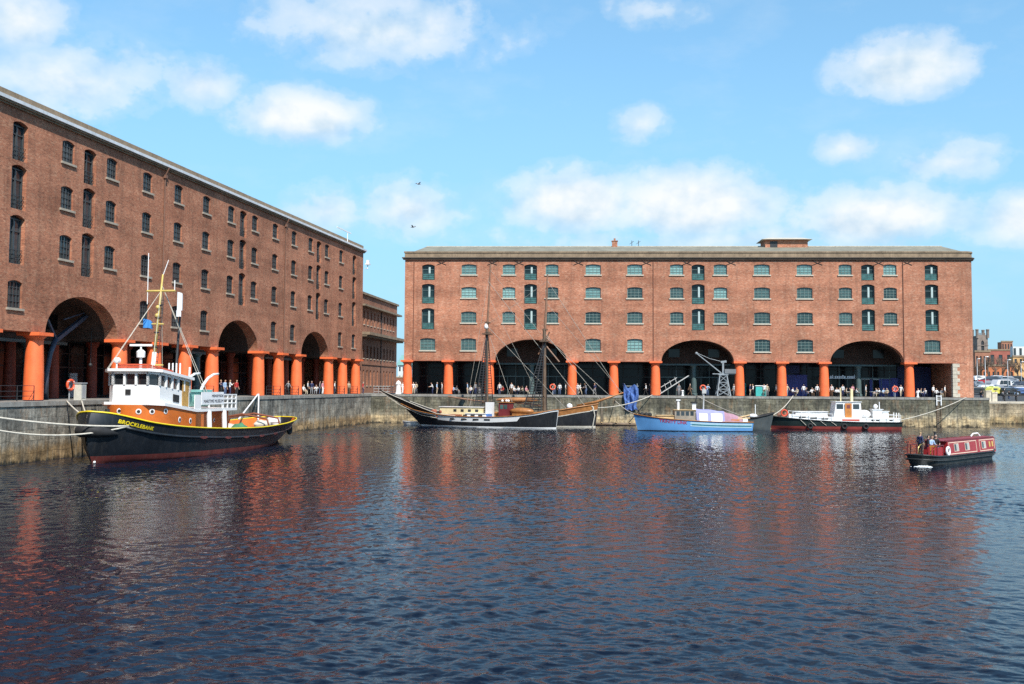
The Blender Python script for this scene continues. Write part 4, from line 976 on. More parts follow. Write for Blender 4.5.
for (a, b_) in zip(corner[:-1], corner[1:]):
    L_ = math.hypot(b_[0] - a[0], b_[1] - a[1]); nseg = max(1, round(L_ / .88))
    for i in range(nseg + 1):
        t = i / nseg; x, y = a[0] + (b_[0] - a[0]) * t, a[1] + (b_[1] - a[1]) * t; g.bar((x, y, WZ - 1.16), (x, y, WZ - .25), .15)
    g.bar((*a, WZ - .28), (*b_, WZ - .28), .14, .18)
tilt(g); g.build('window_post', white_paint, wh)
g = MB(); g.extrude_z([(4.35, -1.6), (4.35, 1.6), (5.15, 2.25), (10.1, 2.25), (10.1, -2.25), (5.15, -2.25)], WZ - .2, WZ); tilt(g); g.build('wheelhouse_roof', white_paint, wh)
g = MB(); g.box(8.7, 9.7, -1.99, -1.955, DZ + .2, WZ - .35); tilt(g); g.build('door', paint('varnished_teak', (.48, .27, .07), .4, var=.2), wh)
g = MB(); g.box(7.3, 8.2, -2.0, -1.955, DZ + .35, DZ + .9); g.box(4.65, 4.695, -.05, .35, DZ + .55, DZ + .95); tilt(g); g.build('dark_plate', rubber, wh)
g = MB()
for x in np.linspace(4.9, 8.6, 6): g.bar((x, -1.2, WZ), (x, -1.2, WZ + .32), .06)
for x in np.linspace(4.9, 8.6, 6): g.bar((x, 1.2, WZ), (x, 1.2, WZ + .32), .06)
for y in (-1.2, 1.2): g.bar((4.9, y, WZ + .3), (8.6, y, WZ + .3), .12); g.bar((4.9, y, WZ + .14), (8.6, y, WZ + .14), .1)
g.bar((4.9, -1.2, WZ + .3), (4.9, 1.2, WZ + .3), .12); g.bar((4.9, -1.2, WZ + .14), (4.9, 1.2, WZ + .14), .1)
tilt(g); g.build('roof_rail', paint('red_rail_paint', (.55, .09, .04), .5), wh)
g = MB(); g.lathe([(.12, 0), (.1, .9), (.3, .95), (.32, 1.35), (.15, 1.5)], 12); g.build('radar_pedestal', white_paint, T, smooth=True, angle=40, loc=(5.7, -.2, WZ + .5))
g = MB(); g.box(-.8, .8, -.1, .1, 1.75, 1.9); g.tube([(0, 0, 1.4), (0, 0, 1.8)], .07, 8); g.build('radar_scanner', white_paint, T, loc=(5.7, -.2, WZ + .5), rotz=1.75)
g = MB(); g.tube([(4.7, 1.1, WZ + .55), (4.7, 1.1, WZ + 1.0)], .06, 8); g.lathe([(.1, -.16), (.2, -.12), (.22, .18), (.18, .2)], 14, (4.7, 1.1, WZ + 1.2), axis='x'); g.build('searchlight', white_paint, T)
g = MB()
for y in (-1.5, -1.2, -.9, -.6): g.tube([(9.2, y, WZ), (9.2, y, WZ + 1.1)], .06, 8)
g.build('vent_pipe', white_paint, T)
# mast, yard, stays
mb0, mt0 = Vector((7.9, .1, WZ - .1)), Vector((9.2, .1, 13.7))
def along(t): return mb0 + (mt0 - mb0) * t
g = MB(); g.tube([along(0), along(.25)], [.17, .16], 12, 1); g.tube([along(.25), along(.7), along(1)], [.12, .09, .06], 12, 0); ms = g.build('mast', [buff, white_paint], T, smooth=True)
g = MB(); p = along(.84); g.tube([p + Vector((0, -1.15, 0)), p + Vector((0, 1.15, 0))], .08, 8); p = along(.52); g.tube([p + Vector((0, -.5, 0)), p + Vector((0, .8, 0))], .06, 8); p = along(.13); g.tube([p + Vector((0, -.8, 0)), p + Vector((0, .8, 0))], .06, 8)
for t in (.6, .68): q = along(t); g.ball(q + Vector((-.2, 0, 0)), .17, 8, 6)
g.build('yard', buff, ms)
g = MB(); p = along(.84); g.tube([p + Vector((0, 1.1, -1.0)), p + Vector((0, 1.1, 2.9))], .035, 6); g.tube([p + Vector((0, -1.1, 0)), p + Vector((0, -1.1, .8))], .04, 6); g.tube([along(.98), along(.98) + Vector((.3, -.3, 1.3))], .03, 6); g.build('whip_aerial', white_paint, ms)
g = MB()
for (q, r_) in (((4.8, 1.8, WZ + .6), .02), ((4.8, -1.6, WZ + .6), .02), ((5.2, 2.2, WZ + .5), .018)): g.tube([along(.84), q], r_, 5)
for q in ((12.8, -2.2, DZ + .9), (13.6, 2.2, DZ + .9), (12.2, -2.3, DZ + .8)): g.tube([along(.9), q], .026, 5)
g.build('stay', rope_m, ms)
g = MB()
for sy in (-.2, .2): g.tube([along(.06) + Vector((.26, sy, 0)), along(.5) + Vector((.24, sy, 0)), along(.8) + Vector((.2, sy * .8, 0))], .022, 5)
for k in range(17): t = .08 + k * .042; g.bar(along(t) + Vector((.26, -.2, 0)), along(t) + Vector((.26, .2, 0)), .045)
for t in (.3, .44, .58, .7): g.torus(along(t), .17, .05, 'z', 12, 6)
g.build('mast_ladder', iron_dark, ms)
g = MB(); g.tube([(10.6, -.4, WZ - .2), (11.3, -.3, 10.6)], [.12, .09], 8); g.tube([(11.3, -.3, 10.6), (11.4, -.3, 12.4)], .03, 6); g.build('derrick_post', iron_dark, T)
def flag(par, p, w_, h_, mat, name='pennant', dirx=(.8, -.6)):
    g = MB(); n_ = 8; P = Vector(p); d = Vector((dirx[0], dirx[1], 0))
    for side in (-.006, .006):
        v = []
        for i in range(n_ + 1):
            t = i / n_; q = P + d * w_ * t + Vector((.12 * math.sin(t * 7), .15 * math.sin(t * 6 + 1) * t + side, -.35 * w_ * t * t)); v += [q, q - Vector((0, 0, h_ * (1 - .25 * t)))]
        g.add(v, [(2 * i, 2 * i + 2, 2 * i + 3, 2 * i + 1) for i in range(n_)])
    return g.build(name, mat, par, smooth=True)
flag(ms, along(.80) + Vector((.9, -.9, .3)), .5, 1.6, white_plain); flag(ms, along(.66) + Vector((.8, -1.0, 0)), .45, .5, white_plain)
flag(ms, along(.53) + Vector((-.5, .9, .3)), .8, .7, paint('blue_pennant_cloth', (.05, .25, .6), .8))
# bulwark pillars, boat deck rails, lifeboat in its davits
g = MB()
for x in (12.3, 15.0): g.tube([(x, -2.5, 1.7), (x, -2.42, DZ - .15)], .2, 10)
for x in (12.3, 15.0): g.tube([(x, 2.5, 1.7), (x, 2.42, DZ - .15)], .2, 10)
g.build('deck_pillar', white_paint, T, smooth=True, angle=40)
g = MB()
for x in np.linspace(14.9, 17.3, 4): g.bar((x, -2.38, DZ + .05), (x, -2.38, DZ + 1.15), .1)
for z in (.45, .8, 1.12): g.bar((14.9, -2.38, DZ + z), (17.35, -2.38, DZ + z), .09); g.bar((17.35, -2.38, DZ + z), (17.35, 2.38, DZ + z), .08); g.bar((10.3, 2.38, DZ + z), (17.35, 2.38, DZ + z), .08)
for y in np.linspace(-2.38, 2.38, 5): g.bar((17.35, y, DZ + .05), (17.35, y, DZ + 1.12), .1)
g.build('deck_rail', white_paint, T)
g = MB(); g.box(9.9, 10.95, -2.42, -2.36, DZ + .05, DZ + 1.15); g.build('dodger_panel', white_paint, T)
g = MB(); g.box(11.0, 14.85, -2.44, -2.37, DZ + .38, DZ + 1.35); bn = g.build('banner', white_plain, T)
ink = paint('dark_lettering_ink', (.06, .07, .10), .7)
for s_, zz, xx, sz in (('MERSEYSIDE', .95, 12.7, .27), ('MARITIME MUSEUM', .52, 11.3, .34)):
    tw = text_width(s_, sz); wd = 14.75 - xx
    lettering(s_, sz, lambda u, v, e=0, xx=xx, wd=wd, tw=tw, zz=zz: Vector((xx + u / tw * wd, -2.446 - e, DZ + zz + v)), ink, bn, 1., .015)
g = MB()
for x0_ in (10.3, 13.6):
    pts = [(x0_ + .2 * math.sin(t * 1.4), -1.1 - 1.0 * math.sin(t * PI * .5) * .9, DZ + .05 + 1.0 * t + 1.1 * math.sin(t * PI / 2)) for t in np.linspace(0, 1, 8)]
    g = MB(); pts = [(x0_, -.9, DZ + .05), (x0_ + .05, -.95, DZ + 1.2), (x0_ + .3, -1.1, DZ + 1.9), (x0_ + .75, -1.3, DZ + 2.45), (x0_ + 1.3, -1.5, DZ + 2.75), (x0_ + 1.75, -1.7, DZ + 2.8)]
    g.tube(pts, [.13, .13, .12, .11, .10, .09], 10)
    g.build('davit', white_paint, T, smooth=True)
LBH = Hull([(0, .05, .02, .95), (.5, .45, .25, .85), (1.6, .8, .6, .75), (3.0, .75, .55, .75), (4.0, .4, .2, .85), (4.4, .05, .02, .95)], .2, .2, .7, .3, .3)
lbo = bpy.data.objects.new('lifeboat', None)
lm = LBH.build(T, [(0, 0), (lambda x: 9, 0)], [teal_boat], 20, 'ship_boat'); lm.location = (10.7, -1.1, DZ + .55)
g = MB(); g.extrude_z([(.3, -.5), (1.2, -.85), (3.2, -.8), (4.1, -.4), (4.1, .4), (3.2, .8), (1.2, .85), (.3, .5)], .8, .98); cvb = g.build('boat_cover', teal_boat, lm)
bpy.data.objects.remove(lbo)
g = MB(); g.tube([(13.1, -.2, DZ), (13.35, -.2, DZ + 3.3)], .08, 8); g.build('signal_pole', white_paint, T)
g = MB(); g.lathe([(.95, 0), (.95, 2.2), (1.05, 2.25), (1.0, 2.6)], 20); g.build('funnel', buff, T, smooth=True, angle=40, loc=(12.4, .6, DZ - .2))
# aft deck gear
gear = paint('green_tarpaulin', (.06, .20, .10), .8, var=.25)
def lump(c, sx, sy, sz, mat, name, seed=0):
    g = MB(); rnd = random.Random(seed); g.ball((0, 0, 0), 1, 14, 9)
    ph = [rnd.uniform(0, 6) for _ in range(6)]
    g.v = [(x * sx * (1 + .18 * math.sin(4 * y + ph[0]) + .1 * math.sin(7 * z + ph[1])) + c[0], y * sy * (1 + .18 * math.sin(4 * x + ph[2])) + c[1], max(-.4, z) * sz * (1 + .25 * math.sin(5 * x + ph[3]) * math.sin(5 * y + ph[4])) + c[2]) for x, y, z in g.v]
    return g.build(name, mat, T, smooth=True)
lump((20.8, -1.2, 1.5), .8, .7, .55, gear, 'tarpaulin', 1); lump((25, -1.4, 1.8), 1.0, .7, .4, rope_m, 'rope_pile', 2); lump((28.6, -1.0, 2.0), .8, .6, .4, white_plain, 'sail_bag', 3); lump((22.8, .6, 1.5), 1.2, .8, .4, rope_m, 'rope_pile', 4)
g = MB(); g.lathe([(.45, 0), (.35, .3), (.35, .9), (.5, 1.0), (.5, 1.1)], 14); g.build('capstan', tug_orange, T, smooth=True, angle=40, loc=(19, .2, 1.05))
g = MB()
for x in (24.0, 26.5):
    g.tube([(x, -2.6, 1.5), (x, -2.3, 2.35), (x, 0, 2.75), (x, 2.3, 2.35), (x, 2.6, 1.5)], .09, 8)
g.build('tow_beam', tug_deck, T, smooth=True)
g = MB()
for x in np.linspace(17.6, 24, 8): p = H.pt(x, H.zs(x) - .1, 1, -.25); g.bar((p.x, p.y, p.z - .6), (p.x, p.y, p.z), .12)
g.build('bulwark_stay', tug_orange, T)
for x, rr_ in ((29.9, .45), (31.4, .42)): 
    g = MB(); p = H.pt(x, 1.2, -1, .12); g.torus((p.x, p.y, p.z), .38, .14, 'y', 16, 8); g.build('tyre_fender', rubber, T, smooth=True)
g = MB()
for x in (.9,): g.tube([(x, -.5, H.zs(x) - .7), (x, -.5, H.zs(x) + .35)], .16, 10); g.tube([(x, .5, H.zs(x) - .7), (x, .5, H.zs(x) + .35)], .16, 10)
g.build('mooring_bitt', iron_dark, T)

def rope(name, label, pts, sag, r, mat, group=None, n_=16):
    g = MB()
    for (a, b_), sg in zip(pts, sag):
        a, b_ = Vector(a), Vector(b_); g.tube([a + (b_ - a) * t - Vector((0, 0, sg * 4 * t * (1 - t))) for t in np.linspace(0, 1, n_)], r, 6)
    return tag(g.build(name, mat, None, smooth=True), label, 'rope', group)
def W(o, p): return Matrix.Translation(o.location) @ Matrix.Rotation(o.rotation_euler.z, 4, 'Z') @ Vector(p)
bow = W(tug, (1.3, -1.9, 2.5)); bowL = W(tug, (.1, .3, 3.0))
rope('mooring_rope', 'upper pale rope running low from the tugboat bow past the rusty wall', [(bow, PL(-7, -1.95, -.1))], [.35], .07, rope_m, 'tug mooring ropes')
rope('mooring_rope', 'lower sagging pale rope under the tugboat name, looping along the rusty wall', [(bow, PL(-7, -1.95, -.5))], [.95], .06, rope_m, 'tug mooring ropes')
rope('mooring_rope', 'short pale rope dropping from the coping beside the first column to the tug bow', [(bowL, PL(7.6, -1.85, .02))], [.15], .055, rope_m, 'tug mooring ropes')
rope('mooring_rope', 'pale rope dropping from the coping just right of the first column to the tug bow', [(bowL, PL(9.6, -1.85, .02))], [.2], .055, rope_m, 'tug mooring ropes')
st_ = W(tug, (29.5, 1.5, 2.2))
rope('mooring_rope', 'steep white stern rope of the tugboat, closer one of the pair', [(st_ + Vector((-.6, -2.5, 0)), PL(43.5, -1.9, .25))], [.02], .08, white_plain, 'tug mooring ropes')
rope('mooring_rope', 'steep white stern rope of the tugboat, farther one of the pair', [(st_ + Vector((.6, 0, -.1)), PL(43.7, -1.9, .25))], [.02], .08, white_plain, 'tug mooring ropes')
# -- the long black and white vessel with the swept bow
def from_px(x, Z): return (x - 512) / F * Z
blk = paint('black_hull_paint', (.018, .019, .022), .4, var=.3, scale=.5, dirt=.25, dirtcol=(.08, .075, .06))
a = Vector((-12.0, 146.2)); b_ = Vector((5.7, 138.6)); d_ = (b_ - a); L_ = d_.length
T = sch = thing('sailing_barge', 'low black vessel with white topsides and a bow swept high up to the quay corner', 'boat', (a.x, a.y, 0), math.atan2(d_.y, d_.x))
H2 = Hull([(0, .12, .05, 2.9), (1.2, .75, .35, 2.05), (3, 1.5, 1.0, 1.62), (6, 2.1, 1.8, 1.42), (10, 2.3, 2.1, 1.38), (14, 2.25, 2.0, 1.55), (17, 1.9, 1.5, 1.9), (L_ - .4, .75, .4, 2.35), (L_, .12, .05, 2.42)], 3.2, .3, .85, .24)
H2.build(T, [(0, 0), (.16, 1), (lambda x: max(.1, H2.zs(x) - (.7 if 3.2 < x < 15 else .22)), 0), (lambda x: 9, 2 if False else 1)], [blk, white_paint], 60)
H2.deck(T, .35, paint('scrubbed_deck', (.34, .25, .16), .8, var=.2), .06); H2.rail(T, wood_var, .06); H2.inner(T, .35, wood_var, .07)
g = MB(); g.tube([(-2.0, 0, 3.2), (-4.6, 0, 4.05), (-6.6, 0, 4.75)], [.16, .14, .07], 8); g.build('bowsprit', blk, T, smooth=True)
# flared black bow plating sweeping up under the sprit
g = MB()
for sd in (-1, 1):
    up = [(3.0, sd * 1.45, 1.60), (.5, sd * .8, 2.3), (-2.2, sd * .45, 3.2), (-4.8, sd * .18, 4.1), (-6.4, 0, 4.65)]; lo = [(3.0, sd * 1.1, .9), (.6, sd * .3, .35), (-1.2, sd * .12, 1.5), (-3.6, sd * .06, 3.1), (-6.3, 0, 4.5)]
    v = [p for q in zip(up, lo) for p in q]; g.add(v, [(2 * i, 2 * i + 2, 2 * i + 3, 2 * i + 1) for i in range(4)])
g.build('bow_flare', blk, T, smooth=True)
g = MB()
for sd in (-1, 1):
    g.tube([(-6.4, 0, 4.7), (-4.8, sd * .24, 4.15), (-2.2, sd * .5, 3.25), (.5, sd * .86, 2.36), (3.0, sd * 1.5, 1.68), (6, sd * 2.12, 1.46)], .05, 6)
    g.tube([(-6.5, 0, 4.5), (-3.4, sd * .2, 2.75), (.2, sd * .75, 1.45), (3.0, sd * 1.5, 1.1)], .035, 6)
g.build('bow_line', rope_m, T, smooth=True)
port_dark = rubber
g = MB()
for x in (5.6, 7.3, 9.0, 10.6): p = H2.pt(x, H2.zs(x) - .36, -1, .015); g = MB(); g.box(p.x - .42, p.x + .42, p.y - .01, p.y + .02, p.z - .1, p.z + .1); g.build('scuttle', port_dark, T)
cream = paint('cream_cabin_paint', (.74, .62, .36), .5, var=.08, dirt=.15)
def cabin(T, x0, x1, hw, z0, z1, mat, wins, name='cabin', roofm=None, over=.12, slope=0., sidew=True, wmat=None):
    g = MB(); g.add([(x0, -hw, z0), (x1, -hw, z0), (x1, hw, z0), (x0, hw, z0), (x0 + slope, -hw * .93, z1), (x1 - slope * .3, -hw * .93, z1), (x1 - slope * .3, hw * .93, z1), (x0 + slope, hw * .93, z1)], [(0, 3, 2, 1), (4, 5, 6, 7), (0, 1, 5, 4), (1, 2, 6, 5), (2, 3, 7, 6), (3, 0, 4, 7)])
    c = g.build(name, mat, T)
    g = MB(); g.box(x0 + slope - over, x1 - slope * .3 + over, -hw * .93 - over, hw * .93 + over, z1 + .002, z1 + .07); g.build('cabin_roof', roofm or white_paint, c)
    for (wx0, wx1, wz0, wz1) in wins:
        for sd in (-1, 1):
            f = lambda z: sd * (hw * (1 - .07 * (z - z0) / (z1 - z0)) + .012)
            g = MB(); g.add([(wx0, f(wz0), wz0), (wx1, f(wz0), wz0), (wx1, f(wz1), wz1), (wx0, f(wz1), wz1)], [(0, 1, 2, 3)]); g.build('window', wmat or dkglass, c)
    return c
cabin(T, 3.2, 9.4, 1.1, 1.1, 2.55, cream, [(5.2 + k * 1.05, 5.65 + k * 1.05, 1.95, 2.3) for k in range(4)])
cabin(T, 6.3, 10.2, 1.55, 1.1, 1.75, white_paint, [(6.8 + k * 1.1, 7.4 + k * 1.1, 1.4, 1.62) for k in range(3)], 'skylight', slope=.9)
g = MB(); g.box(9.9, 10.75, -1.2, -.3, 1.2, 3.25); g.build('locker', white_paint, T); g = MB(); g.box(9.95, 10.85, -1.26, -1.205, 1.2, 1.75); g.build('blue_cover', paint('blue_canvas', (.08, .2, .5), .8), T)
maroon = paint('maroon_wheelhouse_paint', (.16, .025, .03), .45, var=.15)
cabin(T, 11.6, 13.0, .85, 1.2, 3.2, maroon, [(11.8, 12.25, 2.4, 2.95), (12.35, 12.8, 2.4, 2.95)], 'wheelhouse', wood_var, wmat=glass_teal)
g = MB()
for x, y in ((11.9, -.3), (12.3, .1), (12.8, -.4)): g.ball((x, y, 3.45), .17, 8, 6)
g.build('roof_lamp', white_paint, T)
g = MB(); g.ball((0, 0, 0), 1, 16, 8, 0, (1.7, .75, .45)); g.build('upturned_dinghy', wood_var, T, smooth=True, loc=(14.6, -.2, 2.15))
g = MB(); g.box(13.6, 15.4, -1.05, -.2, 1.3, 1.85); g.build('hatch', wood_var, T)
g = MB()
for x, y, r_ in ((2.2, -.6, .35), (2.9, -.2, .3), (3.3, -.9, .28), (1.6, .1, .3)): g.ball((x, y, 1.9), r_, 8, 6)
g.build('rope_coil', paint('red_brown_rope', (.30, .10, .06), .9, var=.3), T, smooth=True)
g = MB(); g.box(2.9, 6.5, -1.55, -1.15, 1.25, 1.62); g.build('hatch_coaming', paint('red_oxide_coaming', (.32, .09, .05), .7), T)

# -- the ketch lying inside it
a = Vector((-6.5, 146.5)); b_ = Vector((11.0, 142.6)); d_ = b_ - a; L_ = d_.length
T = ket = thing('sailing_ketch', 'two masted ketch with brown wooden bulwark lying behind the black vessel', 'sailing boat', (a.x, a.y, 0), math.atan2(d_.y, d_.x))
H3 = Hull([(0, .9, .2, 2.1), (1.0, 1.7, 1.0, 2.0), (4, 2.2, 1.9, 1.8), (9, 2.3, 2.1, 1.85), (13, 2.1, 1.8, 2.2), (16, 1.35, .8, 2.75), (L_ - .5, .45, .2, 3.0), (L_, .1, .04, 3.1)], .4, .35, .85, .25)
H3.build(T, [(0, 2), (.22, 2), (lambda x: H3.zs(x) - .85, 0), (lambda x: H3.zs(x) - .74, 2), (lambda x: 9, 1)], [blk, wood_var, rope_m], 56)
H3.rail(T, wood_var, .09); H3.inner(T, .7, wood_var, .1); H3.deck(T, .7, MATS['scrubbed_deck'], .1)
g = MB(); g.tube([(15.5, 0, 2.8), (18, 0, 3.35), (21.6, 0, 4.6)], [.2, .18, .09], 10); g.build('bowsprit', wood_var, T, smooth=True)
lx = lambda pxx: ((pxx - 512) / F * 143.5 - a.x) / d_.x * L_
mast_m = paint('dark_oiled_spar', (.13, .085, .055), .5, var=.25, scale=1.5); top_m = paint('brown_topmast', (.24, .13, .08), .5, var=.25)
def mast(x, zt, zd, r, name='mast'):
    g = MB(); g.tube([(x, 0, 1.0), (x - .05, 0, zd + .8)], [r, r * .85], 10); g.tube([(x - .1, .22, zd - .9), (x + .15, .22, (zd + zt) / 2), (x + .3, .22, zt)], [r * .75, r * .6, r * .35], 8, 1)
    for z in (zd - .7, zd + .6): g.box(x - .35, x + .35, -.2, .42, z, z + .14)
    m_ = g.build(name, [mast_m, top_m], T, smooth=True, angle=40)
    g = MB(); g.box(x - .55, x + .55, -.8, .8, zd - .95, zd - .8); g.build('crosstree', mast_m, m_)
    return m_
def shrouds(m_, x, zd, spread, hb, zr, step=.36, lean=0.):
    g = MB()
    for sd in (-1, 1):
        feet = [(x - spread / 2 + spread * k / 2 + lean, sd * hb, zr) for k in range(3)]; top = (x, sd * .25, zd - .6)
        for f_ in feet: g.tube([f_, top], .06, 5)
        n_ = int((zd - zr) / step)
        for k in range(1, n_):
            t = k / n_; A_ = Vector(feet[0]).lerp(Vector(top), t); B_ = Vector(feet[2]).lerp(Vector(top), t); g.bar(A_, B_, .09)
    g.build('ratlines', iron_dark, m_)
x1_, x2_ = lx(487), lx(545)
m1 = mast(x1_, 21.8, 13.2, .23); m2 = mast(x2_, 20.3, 12.2, .26)
shrouds(m1, x1_, 13.2, 1.7, 2.1, 1.9, lean=-.4); shrouds(m2, x2_, 11.8, 2.5, 2.1, 1.9, lean=-1.3)
g = MB(); g.lathe([(.15, 0), (.28, .12), (.28, .4), (.18, .65), (.05, .75)], 10); g.build('mast_cap', white_paint, m1, smooth=True, loc=(x1_ - .15, -.1, 13.0))
g = MB()
t1, t2 = (x1_ + .3, .22, 21.0), (x2_ + .3, .22, 19.4)
for p, q, r_ in ((t1, (x2_ - .3, .2, 12.0), .03), ((x1_, .1, 19.5), (x2_ + 5.4, -.3, 2.9), .045), (t2, (21.2, 0, 4.6), .04), ((x2_, .1, 12.4), (18.6, 0, 3.6), .05), ((x2_, .1, 12.0), (20.0, .1, 4.0), .045), ((x2_ + .1, .2, 16.5), (21.5, 0, 4.5), .03),
                 (t1, (.4, 0, 2.3), .03), ((x1_, 0, 13.4), (x2_ + 3.2, -1.4, 2.4), .04), ((x1_ + .3, .2, 17), (x2_, 0, 2.6), .03), (t2, (x1_, .2, 13.6), .025), ((x1_, .2, 13.6), (1.2, -1.6, 2.1), .03), ((x1_, .2, 12.8), (x1_ + 4.4, -2.1, 2.0), .035)):
    g.tube([p, q], r_ * .72, 5)
g.build('rigging', paint('weathered_rigging', (.36, .33, .28), .9, var=.2), T)
g = MB(); g.tube([(x2_ - .35, -.2, 2.8), (x2_ - 6.5, -.3, 3.5)], .13, 8); g.tube([(x1_ - .3, .2, 3.2), (x1_ - 5.5, .3, 3.9)], .12, 8); g.tube([(x2_ - .6, .3, 11.6), (x2_ + 1.9, .4, 8.6)], .1, 8); g.tube([(x2_ - .9, .3, 9.6), (x2_ + .6, .3, 12.6)], .1, 8); g.build('spar', top_m, T)
lumpT = T; 
g = MB(); g.ball((0, 0, 0), 1, 14, 8, 0, (3.0, .35, .32)); g.build('furled_sail', paint('tan_sailcloth', (.38, .17, .07), .85, var=.25), T, smooth=True, loc=(x2_ - 3.6, -.3, 3.55))
g = MB(); g.ball((0, 0, 0), .4, 12, 8); g.build('mooring_buoy', white_plain, T, smooth=True, loc=(lx(571), -1.0, 2.75))
g = MB(); g.torus((0, 0, 0), .32, .09, 'y'); g.build('rope_loop', rope_m, T, smooth=True, loc=(17.4, -.5, 2.5))
g = MB(); g.tube([(17.6, -.3, 3.0), (17.9, -.4, 1.6), (17.6, -.3, .1)], .07, 6); g.build('anchor_chain', rope_m, T)

# -- the pale blue motor boat
LB = 13.75
T = blu = thing('motor_boat', 'pale blue wooden motor boat with red name and a lavender canvas shelter', 'motor boat', (15.55, 133.9, 0), math.atan2(-.6, 13.7))
skyblue = paint('pale_blue_hull_paint', (.13, .34, .66), .42, var=.08, scale=.8, dirt=.1, dirtcol=(.3, .4, .5)); red_rub = paint('dark_red_rubbing_strake', (.20, .03, .03), .5)
blk2 = rubber
H4 = Hull([(0, .08, .03, 2.05), (.8, .75, .35, 1.88), (2.5, 1.5, 1.05, 1.62), (5.5, 1.85, 1.6, 1.38), (9, 1.85, 1.65, 1.22), (12, 1.65, 1.4, 1.17), (LB, 1.4, 1.15, 1.16)], .55, .1, .8, .25)
pal = paint('pale_stripe_paint', (.42, .62, .72), .45, var=.06); tealst = paint('teal_stripe_paint', (.03, .18, .22), .45)
H4.build(T, [(0, 1), (.1, 1), (lambda x: H4.zs(x) - .1, 0), (lambda x: 9, 2)], [skyblue, blk2, red_rub], 44)
g = MB()
for x0_, x1_, dz, h_, mt in ((6.2, 13.6, .42, .24, 0), (6.2, 13.6, .70, .15, 0), (6.4, 13.5, .555, .15, 1)):
    xs__ = np.linspace(x0_, x1_, 16)
    for p, q in zip(xs__[:-1], xs__[1:]): g.quad(H4.pt(p, H4.zs(p) - dz, -1, .016 + .004 * mt), H4.pt(q, H4.zs(q) - dz, -1, .016 + .004 * mt), H4.pt(q, H4.zs(q) - dz + h_, -1, .016 + .004 * mt), H4.pt(p, H4.zs(p) - dz + h_, -1, .016 + .004 * mt), mt)
g.build('side_stripe', [pal, tealst], T)
TXT = 'TRINITY LINK'; tw = text_width(TXT, .5); redink = paint('red_lettering_paint', (.42, .04, .09), .5)
lettering(TXT, .5, lambda u, v, e=0: H4.pt(2.5 + 3.3 * u / tw, H4.zs(2.5 + 3.3 * u / tw) - .50 + v, -1, .02 + e), redink, T, 1., .02)
H4.deck(T, .25, wood_pale, .06); H4.inner(T, .25, wood_var, .07); H4.rail(T, wood_var, .06)
cabin(T, 2.0, 4.6, 1.0, 1.2, 1.85, wood_pale, [], 'fore_cabin', wood_pale, slope=.3)
cabin(T, 4.4, 6.9, 1.2, 1.1, 2.55, paint('grey_timber_cabin', (.28, .24, .19), .7, var=.2), [(4.6 + k * .56, 5.0 + k * .56, 1.9, 2.4) for k in range(4)], 'deck_cabin', wood_pale)
g = MB(); g.box(6.55, 7.0, -.9, -.3, 1.1, 3.3); g.box(6.5, 7.05, -.95, -.25, 3.303, 3.38); g.build('exhaust_casing', white_paint, T); g = MB(); g.box(6.4, 7.15, -1.0, -.2, 3.383, 3.6); g.build('casing_cap', rubber, T)
g = MB(); g.tube([(4.9, -.3, 2.55), (4.9, -.3, 3.7)], .16, 10); g.box(4.65, 5.15, -.55, -.05, 3.7, 3.85); g.build('stove_pipe', white_paint, T)
g = MB()
for x, y, r_ in ((.5, 0, .32), (1.0, -.3, .3), (1.5, .2, .26), (.2, .1, .22)): g.ball((x, y, 1.95), r_, 9, 6)
g.tube([(.2, -.2, 1.8), (.1, -.2, 2.55)], .08, 8); g.tube([(.2, .2, 1.8), (.1, .2, 2.55)], .08, 8); g.build('windlass', rubber, T, smooth=True, angle=50)
lav = paint('lavender_canvas', (.30, .30, .52), .8, var=.15, scale=1.2); mau = paint('mauve_canvas', (.36, .20, .25), .85, var=.15); clr = glass('cloudy_canvas_window', (.35, .40, .46), (.6, .62, .66), .3)
def tent(x0, x1, z1a, z1b, hw, mat, name):
    g = MB(); n_ = 7; k = 8; v = []
    for i in range(n_):
        t = i / (n_ - 1); x = x0 + (x1 - x0) * t; zt = z1a + (z1b - z1a) * t - .05 * math.sin(t * PI * 3)
        for j in range(k + 1):
            s_ = j / k; y = -hw + 2 * hw * s_; z = 1.15 + (zt - 1.15) * min(1, (1 - abs(2 * s_ - 1)) * 2.6 + .0) if True else 0; v.append((x, y, z))
    g.add(v, [(i * (k + 1) + j, i * (k + 1) + j + 1, (i + 1) * (k + 1) + j + 1, (i + 1) * (k + 1) + j) for i in range(n_ - 1) for j in range(k)])
    for e in (0, n_ - 1): g.add([v[e * (k + 1) + j] for j in range(k + 1)], [tuple(range(k + 1))])
    return g.build(name, mat, T)
tent(7.0, 10.4, 2.75, 2.45, 1.55, lav, 'canvas_shelter'); tent(10.42, 12.6, 2.4, 1.75, 1.3, mau, 'canvas_cover')
for x0_, x1_ in ((7.35, 8.35), (8.75, 10.1)):
    g = MB(); g.add([(x0_, -1.555, 1.25), (x1_, -1.555, 1.25), (x1_, -1.16, 2.15), (x0_, -1.16, 2.2)], [(0, 1, 2, 3)]); g.v = [(x, y - .03, z) for x, y, z in g.v]; g.build('canvas_window', clr, T)
g = MB(); g.tube([(11.2, -.9, 1.5), (13.6, -.5, 2.0)], .09, 8); g.tube([(10.6, -1.0, 1.35), (13.5, -.9, 1.65)], .1, 8); g.build('spare_spar', wood_pale, T)
g = MB(); g.box(11.2, 12.2, -1.2, -.6, 1.0, 1.5); g.build('fish_box', paint('orange_crate', (.55, .2, .08), .6), T); g = MB(); g.box(12.6, 13.2, -1.2, -.5, 1.0, 1.55); g.build('fish_box', white_paint, T)
